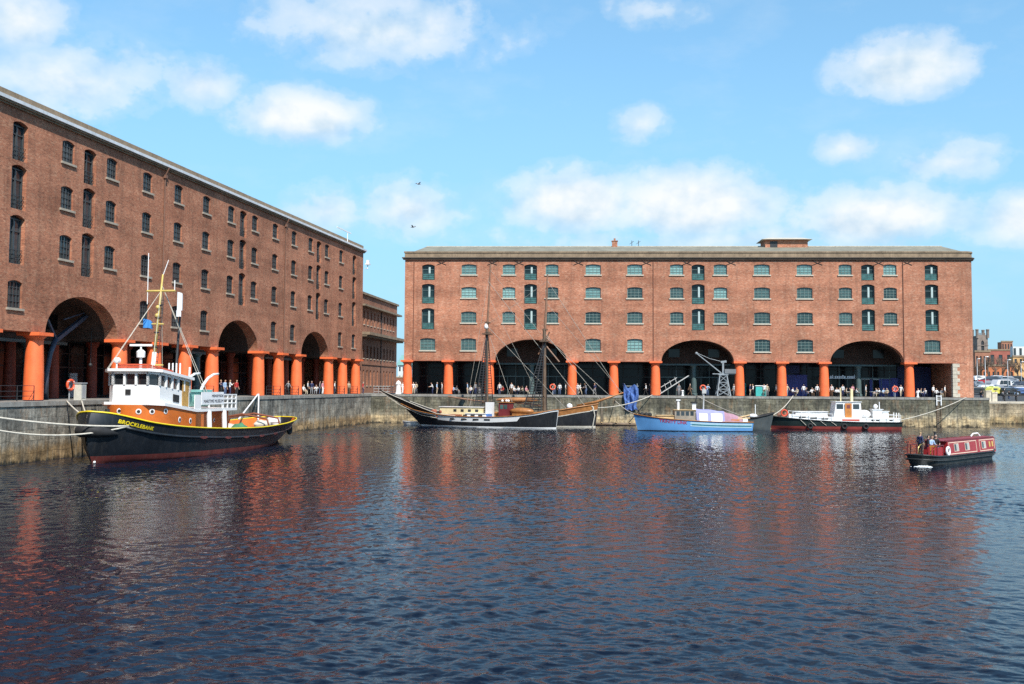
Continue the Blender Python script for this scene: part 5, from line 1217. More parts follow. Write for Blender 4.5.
g = MB(); g.tube([(8.0, 0, 2.6), (8.1, 0, 5.3)], [.09, .06], 8); g.box(7.85, 8.35, -.2, .2, 4.6, 5.1); g.build('signal_mast', paint('pale_grey_paint', (.5, .5, .48), .5), T)

# -- small dark grey boat with its bow to the launch
T = thing('workboat', 'small dark grey open boat squeezed between the blue boat and the white launch', 'boat', (28.6, 139.2, 0), math.atan2(-.2, 4.4))
grey_h = paint('dark_grey_hull_paint', (.065, .078, .082), .6, var=.2, scale=.9, dirt=.3)
H5 = Hull([(0, 1.1, .8, 1.55), (2, 1.3, 1.0, 1.55), (3.6, .8, .5, 1.85), (4.4, .12, .05, 2.15)], 0, .5, .8, .35)
H5.build(T, [(0, 0), (lambda x: 9, 0)], [grey_h], 24); H5.rail(T, rubber, .12); H5.inner(T, .5, white_paint, .09); H5.deck(T, .45, white_paint, .1)
g = MB(); g.ball((0, 0, 0), .4, 12, 8, 0, (1.4, 1, .7)); g.build('canvas_bundle', white_plain, T, smooth=True, loc=(2.2, -.4, 1.75))
g = MB(); g.tube([(2.6, .2, 1.3), (2.6, .2, 3.2)], .05, 6); g.build('pole', white_paint, T)

# -- white launch with a black hull
LL = 16.3
T = lau = thing('motor_launch', 'white motor launch with black and red hull and a varnished wheelhouse door', 'launch', (34.0, 142.4, 0), math.atan2(-.9, 16.4))
bk = paint('green_black_hull_paint', (.022, .036, .034), .45, var=.3, scale=.6, dirt=.2); rd = paint('faded_red_boot', (.30, .045, .035), .6, var=.3, scale=.5, dirt=.4, dirtcol=(.12, .03, .03))
H6 = Hull([(0, .1, .03, 1.78), (1, .95, .4, 1.6), (3, 1.75, 1.2, 1.36), (7, 2.05, 1.8, 1.1), (12, 2.0, 1.8, .98), (15.5, 1.75, 1.5, .98), (LL, 1.55, 1.3, 1.0)], .8, .1, .8, .25)
H6.build(T, [(0, 1), (lambda x: .42 - .0 * x, 1), (lambda x: 9, 0)], [bk, rd], 46)
H6.rail(T, rubber, .07); H6.deck(T, .06, white_paint, .04)
g = MB(); P = [H6.pt(x, H6.zs(x), 1, -.3) for x in np.linspace(2.2, LL - .3, 24)]
v = []; 
for p in P: v += [(p.x, -p.y, p.z - .04), (p.x, -p.y * .98, p.z + .55), (p.x, p.y * .98, p.z + .55), (p.x, p.y, p.z - .04)]
f = [(4 * i + j, 4 * i + 4 + j, 4 * i + 5 + j, 4 * i + 1 + j) for i in range(len(P) - 1) for j in range(3)] + [(0, 1, 2, 3), tuple(4 * (len(P) - 1) + j for j in range(4))]
g.add(v, f); g.build('coaming', white_paint, T)
g = MB()
for x in (3.7, 5.1, 6.5, 12.6, 13.2, 14.9): p = H6.pt(x, H6.zs(x), -1, -.28); g = MB(); g.box(p.x - (.42 if x < 8 else .2), p.x + (.42 if x < 8 else .2), p.y - .02, p.y + .03, p.z + .2, p.z + .36); g.build('scuttle', rubber, T)
wl = cabin(T, 7.7, 11.3, 1.35, 1.4, 3.55, white_paint, [(8.1, 8.95, 2.65, 3.3), (10.2, 11.0, 2.65, 3.3)], 'wheelhouse', white_paint, slope=.35, wmat=glass_dark)
g = MB(); g.box(9.15, 10.0, -1.46, -1.39, 1.2, 3.4); dr = g.build('door', paint('varnished_orange_door', (.58, .22, .05), .4, var=.15), wl); g = MB(); g.box(9.35, 9.8, -1.48, -1.463, 2.75, 3.2); g.build('door_window', paint('maroon_blind', (.2, .05, .05), .6), dr)
g = MB(); g.box(8.7, 10.9, -1.75, -1.42, 1.15, 1.36); g.build('door_step', paint('red_step', (.5, .06, .03), .6), T)
cabin(T, 2.9, 7.0, 1.15, 1.5, 2.25, paint('pale_grey_canvas', (.55, .55, .55), .8, var=.12), [], 'fore_cabin', white_paint)
cabin(T, 12.9, 14.1, .7, 1.4, 2.6, white_paint, [], 'deck_box'); cabin(T, 14.2, 14.9, .6, 1.4, 2.35, white_paint, [], 'deck_box')
g = MB(); g.ball((0, 0, 0), 1, 12, 8, 0, (.8, .9, .55)); g.build('canvas_cover', white_plain, T, smooth=True, loc=(11.9, -.2, 2.0))
g = MB(); g.tube([(13.9, 0, 2.6), (13.9, 0, 3.6)], .06, 6); g.ball((13.4, 0, 3.0), .3, 10, 6); g.build('radar_dome', white_paint, T, smooth=True, angle=40)
g = MB(); g.tube([(9.0, .2, 3.6), (9.0, .2, 5.4)], .08, 8); g.build('signal_mast', cream, T); g = MB(); g.box(10.2, 10.5, -.2, .1, 3.63, 5.3); g.build('exhaust_stack', cream, T)
g = MB()
for sd in (-1, 1):
    for x in list(np.linspace(2.6, 7.4, 6)) + list(np.linspace(11.8, LL - .2, 6)): p = H6.pt(x, H6.zs(x), sd, -.15); g.bar(p, p + Vector((0, 0, .95)), .045)
    for z in (.5, .93):
        for xa, xb in ((2.6, 7.4), (11.8, LL - .2)):
            pts = [H6.pt(x, H6.zs(x), sd, -.15) + Vector((0, 0, z)) for x in np.linspace(xa, xb, 8)]; g.tube(pts, .03, 5)
for k in range(3): g.bar((LL - .25, -1.1 + k * 1.1, 1.0), (LL - .25, -1.1 + k * 1.1, 2.2), .09)
g.build('guard_rail', white_paint, T)
for x in (4.6, 8.9, 11.6):
    g = MB(); p = H6.pt(x, .45, -1, .13); g.torus((p.x, p.y, p.z), .28, .12, 'y', 14, 8); g.build('tyre_fender', rubber, T, smooth=True)
g = MB(); 
for x in (3.3, 4.5, 5.8, 7.1): p, q = H6.pt(x, H6.zs(x), -1, .06), H6.pt(x + .8, .55, -1, .08); g.tube([p, q], .03, 5)
g.build('fender_line', rope_m, T)
g = MB(); g.torus((0, 0, 0), .38, .1, 'y'); g.build('lifebuoy', paint('red_lifebuoy_cover', (.62, .07, .03), .6), T, smooth=True, loc=(1.5, -.9, 2.1))
g = MB()
for x, y, r_ in ((1.0, 0, .3), (1.9, .3, .3), (2.2, -.3, .25)): g.ball((x, y, 1.85), r_, 8, 6)
g.build('windlass', paint('rusty_windlass', (.25, .12, .08), .8, var=.3), T, smooth=True)

# -- the narrowboat under way
NB0, NB1 = Vector((28.3, 76.0)), Vector((37.15, 85.6)); d_ = NB1 - NB0; LN = d_.length
T = nar = thing('narrowboat', 'red canal narrowboat with black hull and pale coach lines under way', 'narrowboat', (NB0.x, NB0.y, 0), math.atan2(d_.y, d_.x))
nred = paint('signal_red_cabin_paint', (.33, .018, .022), .35, var=.08, scale=.8, dirt=.1); nmar = paint('dull_maroon_roof', (.21, .035, .045), .75, var=.15, scale=1); cline = paint('cream_coach_line', (.75, .55, .42), .5)
nblk = paint('bitumen_hull', (.028, .03, .03), .5, var=.35, scale=1.2, dirt=.35, dirtcol=(.10, .09, .07))
H7 = Hull([(0, .45, .2, .78), (.3, .85, .6, .74), (1.2, 1.05, .95, .66), (4, 1.06, 1.0, .6), (11.5, 1.06, 1.0, .6), (12.9, .8, .65, .75), (LN - .3, .2, .12, 1.0), (LN, .05, .03, 1.05)], .25, .3, .8, .2, .6)
H7.build(T, [(0, 0), (lambda x: 9, 0)], [nblk], 44); H7.rail(T, nblk, .055); H7.rail(T, nblk, .05, 'rubbing_strake', -.3, .03); H7.deck(T, .05, nblk, .04, a=.2, b=1.); H7.deck(T, .32, tug_deck, .05, 'well_deck', a=.0, b=.24)
g = MB()
x0_, x1_ = 3.3, 12.9; hw, hr, zr_ = .93, .8, 1.62
def zroof(x): return zr_ + .04 * ((x - 9) / 5) ** 2
v = [(x0_, -hw, .55), (x1_, -hw, .55), (x1_, hw, .55), (x0_, hw, .55), (x0_, -hr, zr_), (x1_, -hr, zr_), (x1_, hr, zr_), (x0_, hr, zr_)]
g.add(v, [(0, 1, 5, 4), (1, 2, 6, 5), (2, 3, 7, 6), (3, 0, 4, 7)]); nc = g.build('cabin', nred, T)
g = MB(); g.add([(x0_ - .25, -hr - .04, zr_), (x1_ + .1, -hr - .04, zr_), (x1_ + .1, 0, zr_ + .1), (x0_ - .25, 0, zr_ + .1), (x1_ + .1, hr + .04, zr_), (x0_ - .25, hr + .04, zr_)], [(0, 1, 2, 3), (3, 2, 4, 5), (0, 3, 5), (1, 4, 2), (0, 5, 4, 1)]); g.build('cabin_roof', nmar, nc)
g = MB(); g.bar((x0_ - .2, -hr + .08, zr_ + .06), (x1_, -hr + .08, zr_ + .06), .05); g.bar((x0_ - .2, hr - .08, zr_ + .06), (x1_, hr - .08, zr_ + .06), .05); g.build('handrail', nmar, nc)
def sidey(z, sd): return sd * (hw + (hr - hw) * (z - .55) / (zr_ - .55))
def spanel(xa, xb, za, zb, out, mat, name, par):
    for sd in (-1, 1):
        g = MB(); g.add([(xa, sidey(za, sd) + sd * out, za), (xb, sidey(za, sd) + sd * out, za), (xb, sidey(zb, sd) + sd * out, zb), (xa, sidey(zb, sd) + sd * out, zb)], [(0, 1, 2, 3)]); g.build(name, mat, par)
for xa, xb in ((3.5, 8.9), (9.5, 12.7)):
    for (p0, p1, q0, q1) in ((xa, xb, .68, .74), (xa, xb, 1.48, 1.54), (xa, xa + .08, .742, 1.478), (xb - .08, xb, .742, 1.478)): spanel(p0, p1, q0, q1, .008, cline, 'coach_line', nc)
for x in (4.9, 7.0, 10.4):
    spanel(x - .45, x + .45, .86, 1.42, .012, cline, 'window_frame', nc); spanel(x - .38, x - .02, .9, 1.38, .016, dkglass, 'window', nc); spanel(x + .02, x + .38, .9, 1.38, .016, glass('curtained_window', (.3, .3, .28), (.65, .62, .55), .2), 'window', nc)
spanel(11.5, 11.8, .95, 1.35, .014, paint('gilt_paint', (.6, .4, .1), .4), 'painted_panel', nc); spanel(12.1, 12.4, .95, 1.35, .014, MATS['gilt_paint'], 'painted_panel', nc)
g = MB(); g.box(x0_ - .03, x0_ - .004, -.35, .35, .5, 1.5); g.build('cabin_door', maroon, nc)
g = MB(); g.tube([(11.0, .3, zr_ + .08), (11.2, .2, zr_ + .3), (11.9, .1, zr_ + .32), (12.1, .0, zr_ + .08)], .06, 6); g.build('coiled_rope', white_plain, nc)
g = MB(); g.lathe([(.08, 0), (.07, .5), (.1, .52), (.1, .58)], 10); g.build('chimney', iron_dark, nc, loc=(4.3, .45, zr_ + .05))
g = MB()   # stern rail with seats and the orange locker doors
for sd in (-1, 1):
    g.tube([H7.pt(x, H7.zs(x), sd, -.1) + Vector((0, 0, .75)) for x in (.25, .7, 1.3, 2.2)], .035, 6)
    for x in (.3, 1.2, 2.2): p = H7.pt(x, H7.zs(x), sd, -.1); g.bar(p, p + Vector((0, 0, .75)), .05)
g.build('stern_rail', maroon, T)
g = MB()
for x in np.linspace(.35, 2.1, 7): p = H7.pt(x, H7.zs(x), -1, -.12); g.quad((p.x - .15, p.y, p.z), (p.x + .15, p.y - .01, p.z), (p.x + .15, p.y - .01, p.z + .62), (p.x - .15, p.y, p.z + .62))
g.build('stern_panel', nred, T)
oc = paint('orange_varnish', (.66, .28, .05), .4, var=.12)
g = MB(); g.box(1.0, 1.4, -.85, -.45, .4, 1.38); g.build('locker', oc, T)
g = MB(); g.torus((0, 0, 0), .26, .09, 'y', 18, 8); g.build('life_ring', white_plain, T, smooth=True, loc=(2.95, -1.0, .95))
g = MB(); g.tube([(.25, 0, .5), (.15, 0, 1.25), (.5, 0, 1.45), (1.3, 0, 1.5)], .045, 8); g.build('tiller', paint('brass', (.6, .42, .15), .3, .8), T, smooth=True)
# wash: churned foam astern, one sheet of little crests
foam = paint('white_foam', (.75, .78, .78), .7, var=.1, scale=4)
g = MB(); rnd = random.Random(5)
for k in range(230):
    u = rnd.random(); r_ = .03 + .11 * (1 - u) * rnd.random() + .02; x = -.12 - .8 * u ** 1.2 + rnd.gauss(0, .08); y = -.5 + rnd.gauss(0, .14 + .16 * u) - .15 * u
    g.ball((x, y, .0), r_, 7, 5, 0, (rnd.uniform(1, 2.4), rnd.uniform(.7, 1.3), .42 * (1 - .6 * u)))
for k in range(0):
    u = rnd.random(); sd = -1; x = .7 + .9 * u; g.ball((x, -1.0 - rnd.random() * .22, 0), .05 + .07 * rnd.random(), 6, 4, 0, (1.8, .8, .4))
wash = g.build('wash_foam', foam, None, smooth=True, loc=(NB0.x, NB0.y, 0), rotz=math.atan2(d_.y, d_.x)); wash['kind'] = 'stuff'

# floats by the wall
T = thing('timber_float', 'low timber float of two logs against the mossy wall below the blue net', 'float', (11.6, 150.8, 0), rotF)
for k in range(2):
    g = MB(); g.tube([(0, k * .55, .18), (3, k * .55 + .04, .2), (5.6, k * .55, .17)], .2, 10); g.build('log', paint('wet_brown_log', (.20, .14, .09), .7, var=.25, dirt=.3), T, smooth=True)
g = MB(); 
for x in (.8, 2.8, 4.7): g.box(x, x + .22, -.3, .85, .38, .46)
g.build('cross_plank', wood_pale, T)
T = thing('dinghy', 'tiny white dinghy under the swept black bow', 'dinghy', (-14.6, 148.2, 0), -.25)
Hd = Hull([(0, .08, .03, .55), (.6, .55, .35, .48), (1.8, .68, .5, .45), (2.9, .55, .4, .48)], .2, .1, .8, .3, .3); Hd.build(T, [(0, 0), (lambda x: 9, 0)], [white_paint], 18); Hd.inner(T, .3, white_paint, .05); Hd.deck(T, .32, wood_pale, .05); Hd.rail(T, white_paint, .03)
g = MB(); g.box(1.2, 1.45, -.5, .5, .34, .39); g.build('thwart', wood_pale, T)
rope('mooring_rope', 'pale rope from the blue boat bow up to the quay below the blue net', [(W(blu, (.0, 0, 1.9)), PF(35.0, -1.8, -.7))], [.3], .05, rope_m, 'mooring ropes on the facing quay')
rope('mooring_rope', 'pale rope rising from the ketch bow past the blue net to the second arch', [(W(ket, (17.6, 0, 2.6)), PF(40.3, -1.7, .1))], [.5], .06, rope_m, 'mooring ropes on the facing quay')
rope('mooring_rope', 'pale rope rising from the launch bow to the coping between two columns', [(W(lau, (.2, 0, 1.8)), PF(60.0, -1.8, .1))], [.35], .06, rope_m, 'mooring ropes on the facing quay')
rope('mooring_rope', 'pale rope slanting up the bare wall from the launch stern', [(W(lau, (LL, 0, 1.2)), PF(83.9, -1.8, .05))], [.35], .05, rope_m, 'mooring ropes on the facing quay')
rope('mooring_rope', 'pale rope from the blue boat signal mast to the quay under the second arch', [(W(blu, (13.2, 0, 1.7)), PF(46.5, -1.8, .05))], [.2], .05, rope_m, 'mooring ropes on the facing quay')
# ------------------------------------------------------------------ people
SKIN, TOP, LEGS, SHOE, HAIR = range(5)
def person_mesh(name, J, hair_long=False):
    """One continuous body grown round a skeleton: J gives the joints of the pose; colours follow the garments."""
    V, E_, R_, K = [], [], [], []
    def vtx(p, r, k): V.append(tuple(p)); R_.append(r); K.append(k); return len(V) - 1
    def chain(start, pts):
        a = start
        for p, r, k in pts: b = vtx(p, r, k); E_.append((a, b)); a = b
        return a
    L = lambda a, b, t: tuple(Vector(a).lerp(Vector(b), t))
    pel = vtx(J['pel'], (.155, .115), LEGS)
    wst = chain(pel, [(L(J['pel'], J['chest'], .35), (.145, .10), TOP), (L(J['pel'], J['chest'], .7), (.165, .11), TOP)])
    ch = chain(wst, [(J['chest'], (.17, .105), TOP)])
    nk = chain(ch, [(L(J['chest'], J['head'], .42), (.062, .06), SKIN), (L(J['chest'], J['head'], .62), (.062, .066), SKIN)])
    hd = Vector(J['head']); f = Vector(J.get('face', (0, -1, 0))).normalized()
    h1 = chain(nk, [(hd - Vector((0, 0, .05)), (.078, .088), SKIN), (hd + Vector((0, 0, .03)), (.082, .098), SKIN), (hd + Vector((0, 0, .10)), (.07, .085), HAIR)])
    for s in ('l', 'r'):
        sh, e, wr = J['sh' + s], J['el' + s], J['wr' + s]
        a = chain(ch, [(sh, (.075, .07), TOP), (L(sh, e, .5), (.055, .055), TOP), (e, (.046, .046), TOP), (L(e, wr, .5), (.042, .042), TOP), (wr, (.031, .027), SKIN)])
        dv = (Vector(wr) - Vector(e)).normalized(); palm = Vector(wr) + dv * .07; pa = chain(a, [(palm, (.036, .02), SKIN)])
        sdv = dv.cross(Vector((0, -1, 0))); sdv = sdv.normalized() if sdv.length > .1 else Vector((1, 0, 0))
        for k, ln in enumerate((.07, .085, .08, .06)):
            o = sdv * (.027 - .018 * k); b0 = palm + dv * .03 + o
            chain(pa, [(b0, .010, SKIN), (b0 + dv * ln * .6 + Vector((0, -.008, 0)), .009, SKIN), (b0 + dv * ln * .9 + Vector((0, -.025, 0)), .008, SKIN)])
        chain(pa, [(Vector(wr) + dv * .05 + sdv * .045, .011, SKIN), (Vector(wr) + dv * .09 + sdv * .06 + Vector((0, -.02, 0)), .009, SKIN)])
        hp, kn, an, to = J['hp' + s], J['kn' + s], J['an' + s], J['to' + s]
        chain(pel, [(hp, (.10, .10), LEGS), (L(hp, kn, .5), (.082, .085), LEGS), (kn, (.06, .062), LEGS), (L(kn, an, .4), (.058, .06), LEGS), (an, (.042, .045), LEGS), (L(an, to, .5), (.042, .04), SHOE), (to, (.04, .03), SHOE)])
    me = bpy.data.meshes.new(name); me.from_pydata(V, E_, []); me.update()
    o = bpy.data.objects.new(name, me); COL.objects.link(o)
    sm = o.modifiers.new('skin', 'SKIN'); sm.branch_smoothing = .6; sm.use_smooth_shade = True
    for i, d in enumerate(me.skin_vertices[0].data): r = R_[i]; d.radius = r if isinstance(r, tuple) else (r, r); d.use_root = (i == 0)
    sb = o.modifiers.new('smooth', 'SUBSURF'); sb.levels = 1; sb.render_levels = 1
    dg = bpy.context.evaluated_depsgraph_get(); dg.update(); out = bpy.data.meshes.new_from_object(o.evaluated_get(dg)); bpy.data.objects.remove(o)
    out.name = name
    bm = bmesh.new(); bm.from_mesh(out)
    # face: brow, nose, mouth, ears and eyes pulled from the same skin
    Vv = [Vector(p) for p in V]
    out_m = []
    # hair cap
    for k in range(5): pass
    bm.to_mesh(out); bm.free()
    for k in range(6): out.materials.append(None)
    segs = [(Vv[a], Vv[b], K[b]) for a, b in E_]
    side = Vector((-f.y, f.x, 0))
    for p in out.polygons:
        c = p.center; best, bk = 9, 0
        for a, b, k in segs:
            ab = b - a; t = max(0, min(1, (c - a).dot(ab) / max(1e-9, ab.length_squared))); d = (c - a - ab * t).length
            if d < best: best, bk = d, k
        if (c - hd).length < .2 and c.z > hd.z - .13:
            q = c - hd; bk = HAIR if (q.z > .055 or (q.dot(f) < .015 and q.z > (-.14 if hair_long else -.04))) else SKIN
        p.material_index = bk
    # nose, eyes, mouth and ears as small features set into the head
    g = MB()
    g.ball(hd + f * .10 + Vector((0, 0, -.01)), .016, 6, 5, SKIN, (1, 1, 1.5))
    for s in (-1, 1): g.ball(hd + f * .088 + side * s * .033 + Vector((0, 0, .022)), .011, 6, 4, HAIR); g.ball(hd + side * s * .088 + Vector((0, 0, .0)), .022, 6, 5, SKIN, (.6, .8, 1.4))
    g.ball(hd + f * .09 + Vector((0, 0, -.052)), .016, 6, 4, 5, (1.3, 1.3, .45))
    bm = bmesh.new(); bm.from_mesh(out)
    base = [bm.verts.new(p) for p in g.v]
    for q, mi in zip(g.f, g.m):
        try: fc_ = bm.faces.new([base[i] for i in q]); fc_.material_index = mi; fc_.smooth = True
        except ValueError: pass
    bm.to_mesh(out); bm.free()
    return out
def pose(**kw):
    J = dict(pel=(0, 0, .93), chest=(0, 0, 1.38), head=(0, -.03, 1.63), shl=(-.185, 0, 1.40), shr=(.185, 0, 1.40), ell=(-.25, .03, 1.13), elr=(.25, .03, 1.13), wrl=(-.27, -.06, .89), wrr=(.27, -.06, .89),
             hpl=(-.095, 0, .88), hpr=(.095, 0, .88), knl=(-.11, -.02, .49), knr=(.11, -.02, .49), anl=(-.11, .03, .08), anr=(.11, .03, .08), tol=(-.13, -.15, .035), tor=(.13, -.15, .035))
    J.update(kw); return J
sit = dict(pel=(0, .12, .50), chest=(0, .08, .93), head=(0, .03, 1.18), shl=(-.18, .08, .95), shr=(.18, .08, .95), hpl=(-.1, .06, .48), hpr=(.1, .06, .48), knl=(-.13, -.36, .50), knr=(.13, -.36, .50), anl=(-.13, -.34, .09), anr=(.13, -.40, .09), tol=(-.14, -.52, .035), tor=(.14, -.58, .035))
POSES = {
    'standing': person_mesh('person', pose()),
    'standing with hands raised': person_mesh('person', pose(ell=(-.26, -.1, 1.16), elr=(.26, -.1, 1.16), wrl=(-.10, -.33, 1.32), wrr=(.10, -.33, 1.30), knr=(.13, -.05, .49))),
    'walking': person_mesh('person', pose(knl=(-.1, -.18, .50), anl=(-.1, -.25, .09), tol=(-.1, -.42, .06), knr=(.1, .06, .50), anr=(.1, .32, .16), tor=(.1, .18, .04), ell=(-.26, .16, 1.15), wrl=(-.25, .22, .92), elr=(.26, -.08, 1.14), wrr=(.24, -.28, .97)), True),
    'leaning': person_mesh('person', pose(pel=(0, .1, .93), chest=(0, -.08, 1.33), head=(0, -.17, 1.57), shl=(-.185, -.08, 1.35), shr=(.185, -.08, 1.35), ell=(-.25, -.2, 1.12), elr=(.25, -.2, 1.12), wrl=(-.2, -.42, 1.08), wrr=(.2, -.42, 1.08), hpl=(-.095, .1, .88), hpr=(.095, .1, .88))),
    'seated': person_mesh('person', pose(**sit, ell=(-.25, .02, .70), elr=(.25, .02, .70), wrl=(-.17, -.24, .62), wrr=(.17, -.24, .62))),
    'seated with an arm raised': person_mesh('person', pose(**sit, ell=(-.25, -.02, .72), elr=(.27, -.12, .78), wrl=(-.1, -.26, .68), wrr=(.12, -.26, 1.02)), True),
}
skin_m = [paint('skin_tone_light', (.52, .30, .21), .6, var=.05), paint('skin_tone_dark', (.16, .08, .05), .6, var=.05)]
lip = paint('lip_tone', (.36, .13, .11), .6)
hairs = [paint('brown_hair', (.06, .035, .02), .7, var=.2), paint('grey_hair', (.40, .38, .36), .7, var=.1), paint('fair_hair', (.38, .26, .12), .7, var=.15), paint('black_hair', (.015, .013, .012), .7)]
cloth = {k: paint('cloth_' + k.replace(' ', '_'), c, .85, var=.1, scale=6) for k, c in {
    'white': (.74, .74, .73), 'black': (.02, .02, .022), 'navy': (.025, .035, .10), 'red': (.45, .035, .03), 'pale blue': (.35, .48, .66), 'grey': (.24, .24, .25), 'beige': (.50, .41, .29), 'pink': (.60, .27, .31), 'brown': (.14, .08, .045), 'green': (.06, .18, .08), 'denim': (.08, .12, .22)}.items()}
shoes = paint('dark_shoe', (.03, .025, .02), .6)
PLABELS = set()
def plabel(ps, top, legs, where): a, _, b_ = ps.partition(' '); return f'{a} person{" " + b_ if b_ else ""}, {top} top, {legs} trousers, {where}'
def person(ps, loc, rz, top, legs, where, hair=0, skin=0, group='people along the quays', scale=1., must=None):
    lb = must or plabel(ps, top, legs, where)
    if lb in PLABELS: raise ValueError(lb)
    PLABELS.add(lb)
    o = bpy.data.objects.new('person', POSES[ps]); COL.objects.link(o)
    o.location = loc; o.rotation_euler = (0, 0, rz); o.scale = (scale,) * 3
    for i, m_ in enumerate((skin_m[skin], cloth[top], cloth[legs], shoes, hairs[hair], lip)):
        o.material_slots[i].link = 'OBJECT'; o.material_slots[i].material = m_
    tag(o, lb, 'person', group); return o
rp = random.Random(11)
tops = ['white', 'white', 'white', 'white', 'pale blue', 'beige', 'black', 'navy', 'red', 'grey', 'pink']; legs_ = ['black', 'denim', 'navy', 'beige', 'grey', 'brown']
def far_u(pxx, y=0.): # station along the facing facade for a direction of the photograph
    a0 = (pxx - 512) / F; o = fF0 - nF * y
    return (a0 * o.y - o.x) / (dF.x - a0 * dF.y)
def left_u(pxx, y=0.):
    a0 = (pxx - 512) / F; o = fL0 - nL * y
    return (a0 * o.y - o.x) / (dL.x - a0 * dL.y)
def bay_far(pxx):
    b_ = [(447, 'between first two facing columns'), (490, 'between second and third facing columns'), (571, 'under the first facing arch'), (613, 'right of first facing arch'),
          (655, 'just left of middle arch'), (740, 'under the middle arch'), (782, 'right of the middle arch'), (825, 'just left of last arch'), (910, 'under the last arch'), (999, 'beside the quoined pier')]
    return next(t for v, t in b_ if pxx < v)
def far_person(pxx, y, ps, top=None, rz=None, legs=None):
    wh_ = bay_far(pxx)
    for _ in range(200):
        t, g_ = top or rp.choice(tops), legs or rp.choice(legs_)
        if plabel(ps, t, g_, wh_) not in PLABELS: break
        legs = None
        if _ > 20: top = None
    return person(ps, PF(far_u(pxx, y), y, 0), rotF + (rp.uniform(-1.6, 1.6) if rz is None else rz), t, g_, wh_, rp.randrange(4), int(rp.random() < .12))
for q in [(403.2, -.6, 'standing', 'white', 1.2, 'white'), (414, .3, 'standing', 'white'), (416.5, 1.0, 'walking', 'beige'), (433, .6, 'leaning', 'white'), (437.5, .2, 'standing', 'pale blue'), (442.5, -.2, 'standing', 'white'),
          (453.5, .6, 'seated', 'pale blue'), (457.5, .9, 'seated', 'grey'), (468, .2, 'standing', 'pale blue'), (471, .5, 'seated', 'white'), (476, 1.2, 'standing', 'grey'), (480, .8, 'standing', 'black'),
          (500, -.3, 'standing', 'white'), (503, .5, 'seated', 'red'), (512, .3, 'standing', 'white'), (515, .9, 'seated', 'white'), (518.5, .4, 'seated', 'white'), (522.5, .2, 'seated with an arm raised', 'beige'), (527, .7, 'seated', 'pink'),
          (554.5, .6, 'leaning', 'beige'), (560, .3, 'standing', 'white'), (566, .8, 'standing', 'white'),
          (578, -.2, 'standing', 'white'), (580.5, .4, 'walking', 'white'), (586, .8, 'leaning', 'grey'), (595, 1.3, 'walking', 'navy'), (646, .6, 'walking', 'white'), (650, 1.1, 'standing', 'black'),
          (679, .5, 'standing', 'grey'), (707.5, .3, 'leaning', 'pale blue'), (734, .4, 'standing', 'white'), (690, 1.4, 'walking', 'brown'),
          (750, .3, 'standing', 'navy'), (752.8, .1, 'walking', 'white'), (764, .2, 'walking', 'white'), (767, 1.3, 'standing', 'beige'), (776.5, .5, 'standing', 'white'),
          (787, .5, 'walking', 'beige'), (793, .3, 'seated', 'white'), (796.5, .4, 'seated', 'beige'), (803.5, .5, 'standing', 'white'), (806.5, .9, 'seated', 'black'), (812, .4, 'seated with an arm raised', 'white'), (817, .1, 'standing', 'white'), (820.5, .8, 'seated', 'pink'),
          (831.5, .2, 'standing', 'white'), (836.5, .3, 'seated', 'white'), (839.5, .8, 'seated', 'white'), (842.5, .4, 'standing', 'white'), (846.5, .7, 'seated', 'beige'), (849.5, .2, 'seated', 'brown'), (852.5, .9, 'standing', 'pink'), (856.5, .5, 'seated with an arm raised', 'white'),
          (865.5, .4, 'standing', 'white'), (875.5, .5, 'seated', 'white'), (878.5, .2, 'seated with an arm raised', 'white'), (883.5, .7, 'seated', 'pale blue'), (886.5, .3, 'seated', 'beige'), (894, .4, 'standing', 'pink'), (900.5, .2, 'walking', 'white'),
          (917.5, .4, 'seated', 'white'), (921, .8, 'seated', 'beige'), (924.5, .3, 'seated with an arm raised', 'white'), (933, .2, 'standing', 'white'), (936, .5, 'seated', 'white'), (941.5, .6, 'seated', 'grey'), (944.5, .3, 'standing', 'white')]:
    far_person(*q)
def bay_left(pxx): return 'beside the near brick corner' if pxx > 357 else ('under second near arch' if pxx < 257 else ('past second near arch' if pxx < 300 else ('under third near arch' if pxx < 329 else 'past third near arch')))
for (pxx, y, ps, t, g_, rz) in [(217.8, .4, 'standing', 'white', 'black', 1.0), (222, .9, 'standing with hands raised', 'navy', 'black', -1.2), (226, .5, 'standing', 'pale blue', 'denim', .3), (230.8, .2, 'standing with hands raised', 'white', 'navy', 1.3), (237.5, 1.0, 'standing', 'red', 'black', .2),
                            (305, .2, 'seated', 'white', 'beige', .3), (308.5, .6, 'standing', 'white', 'black', 1.), (312.5, .5, 'standing', 'navy', 'grey', -.6), (317, .3, 'seated with an arm raised', 'white', 'grey', -.9), (320.5, .6, 'standing', 'grey', 'denim', .9), (323.5, .2, 'standing', 'pink', 'white', .4),
                            (289, .5, 'walking', 'grey', 'black', .2), (335.5, .5, 'standing', 'white', 'denim', .8), (363.8, -.3, 'standing', 'red', 'navy', .6), (349.5, .4, 'standing', 'beige', 'brown', -.4)]:
    person(ps, PL(left_u(pxx, y), y, 0), rotL - PI / 2 + 1.4 + rz - .4, t, g_, bay_left(pxx), rp.randrange(4), 0)
rn = nar.rotation_euler.z
person('standing', W(nar, (.75, .1, .6)), rn + 1.2, 'navy', 'black', '', 2, 0, 'crew of the narrowboat', must='person in dark clothes standing at the tiller of the narrowboat')
person('seated', W(nar, (2.45, -.35, .80)), rn - .9, 'black', 'black', '', 1, 0, 'crew of the narrowboat', 1.02, must='fair headed person in black seated nearest the narrowboat cabin')
person('seated', W(nar, (1.85, -.35, .76)), rn - .3, 'pale blue', 'denim', '', 0, 0, 'crew of the narrowboat', must='person in pale blue seated beside the orange locker on the narrowboat')
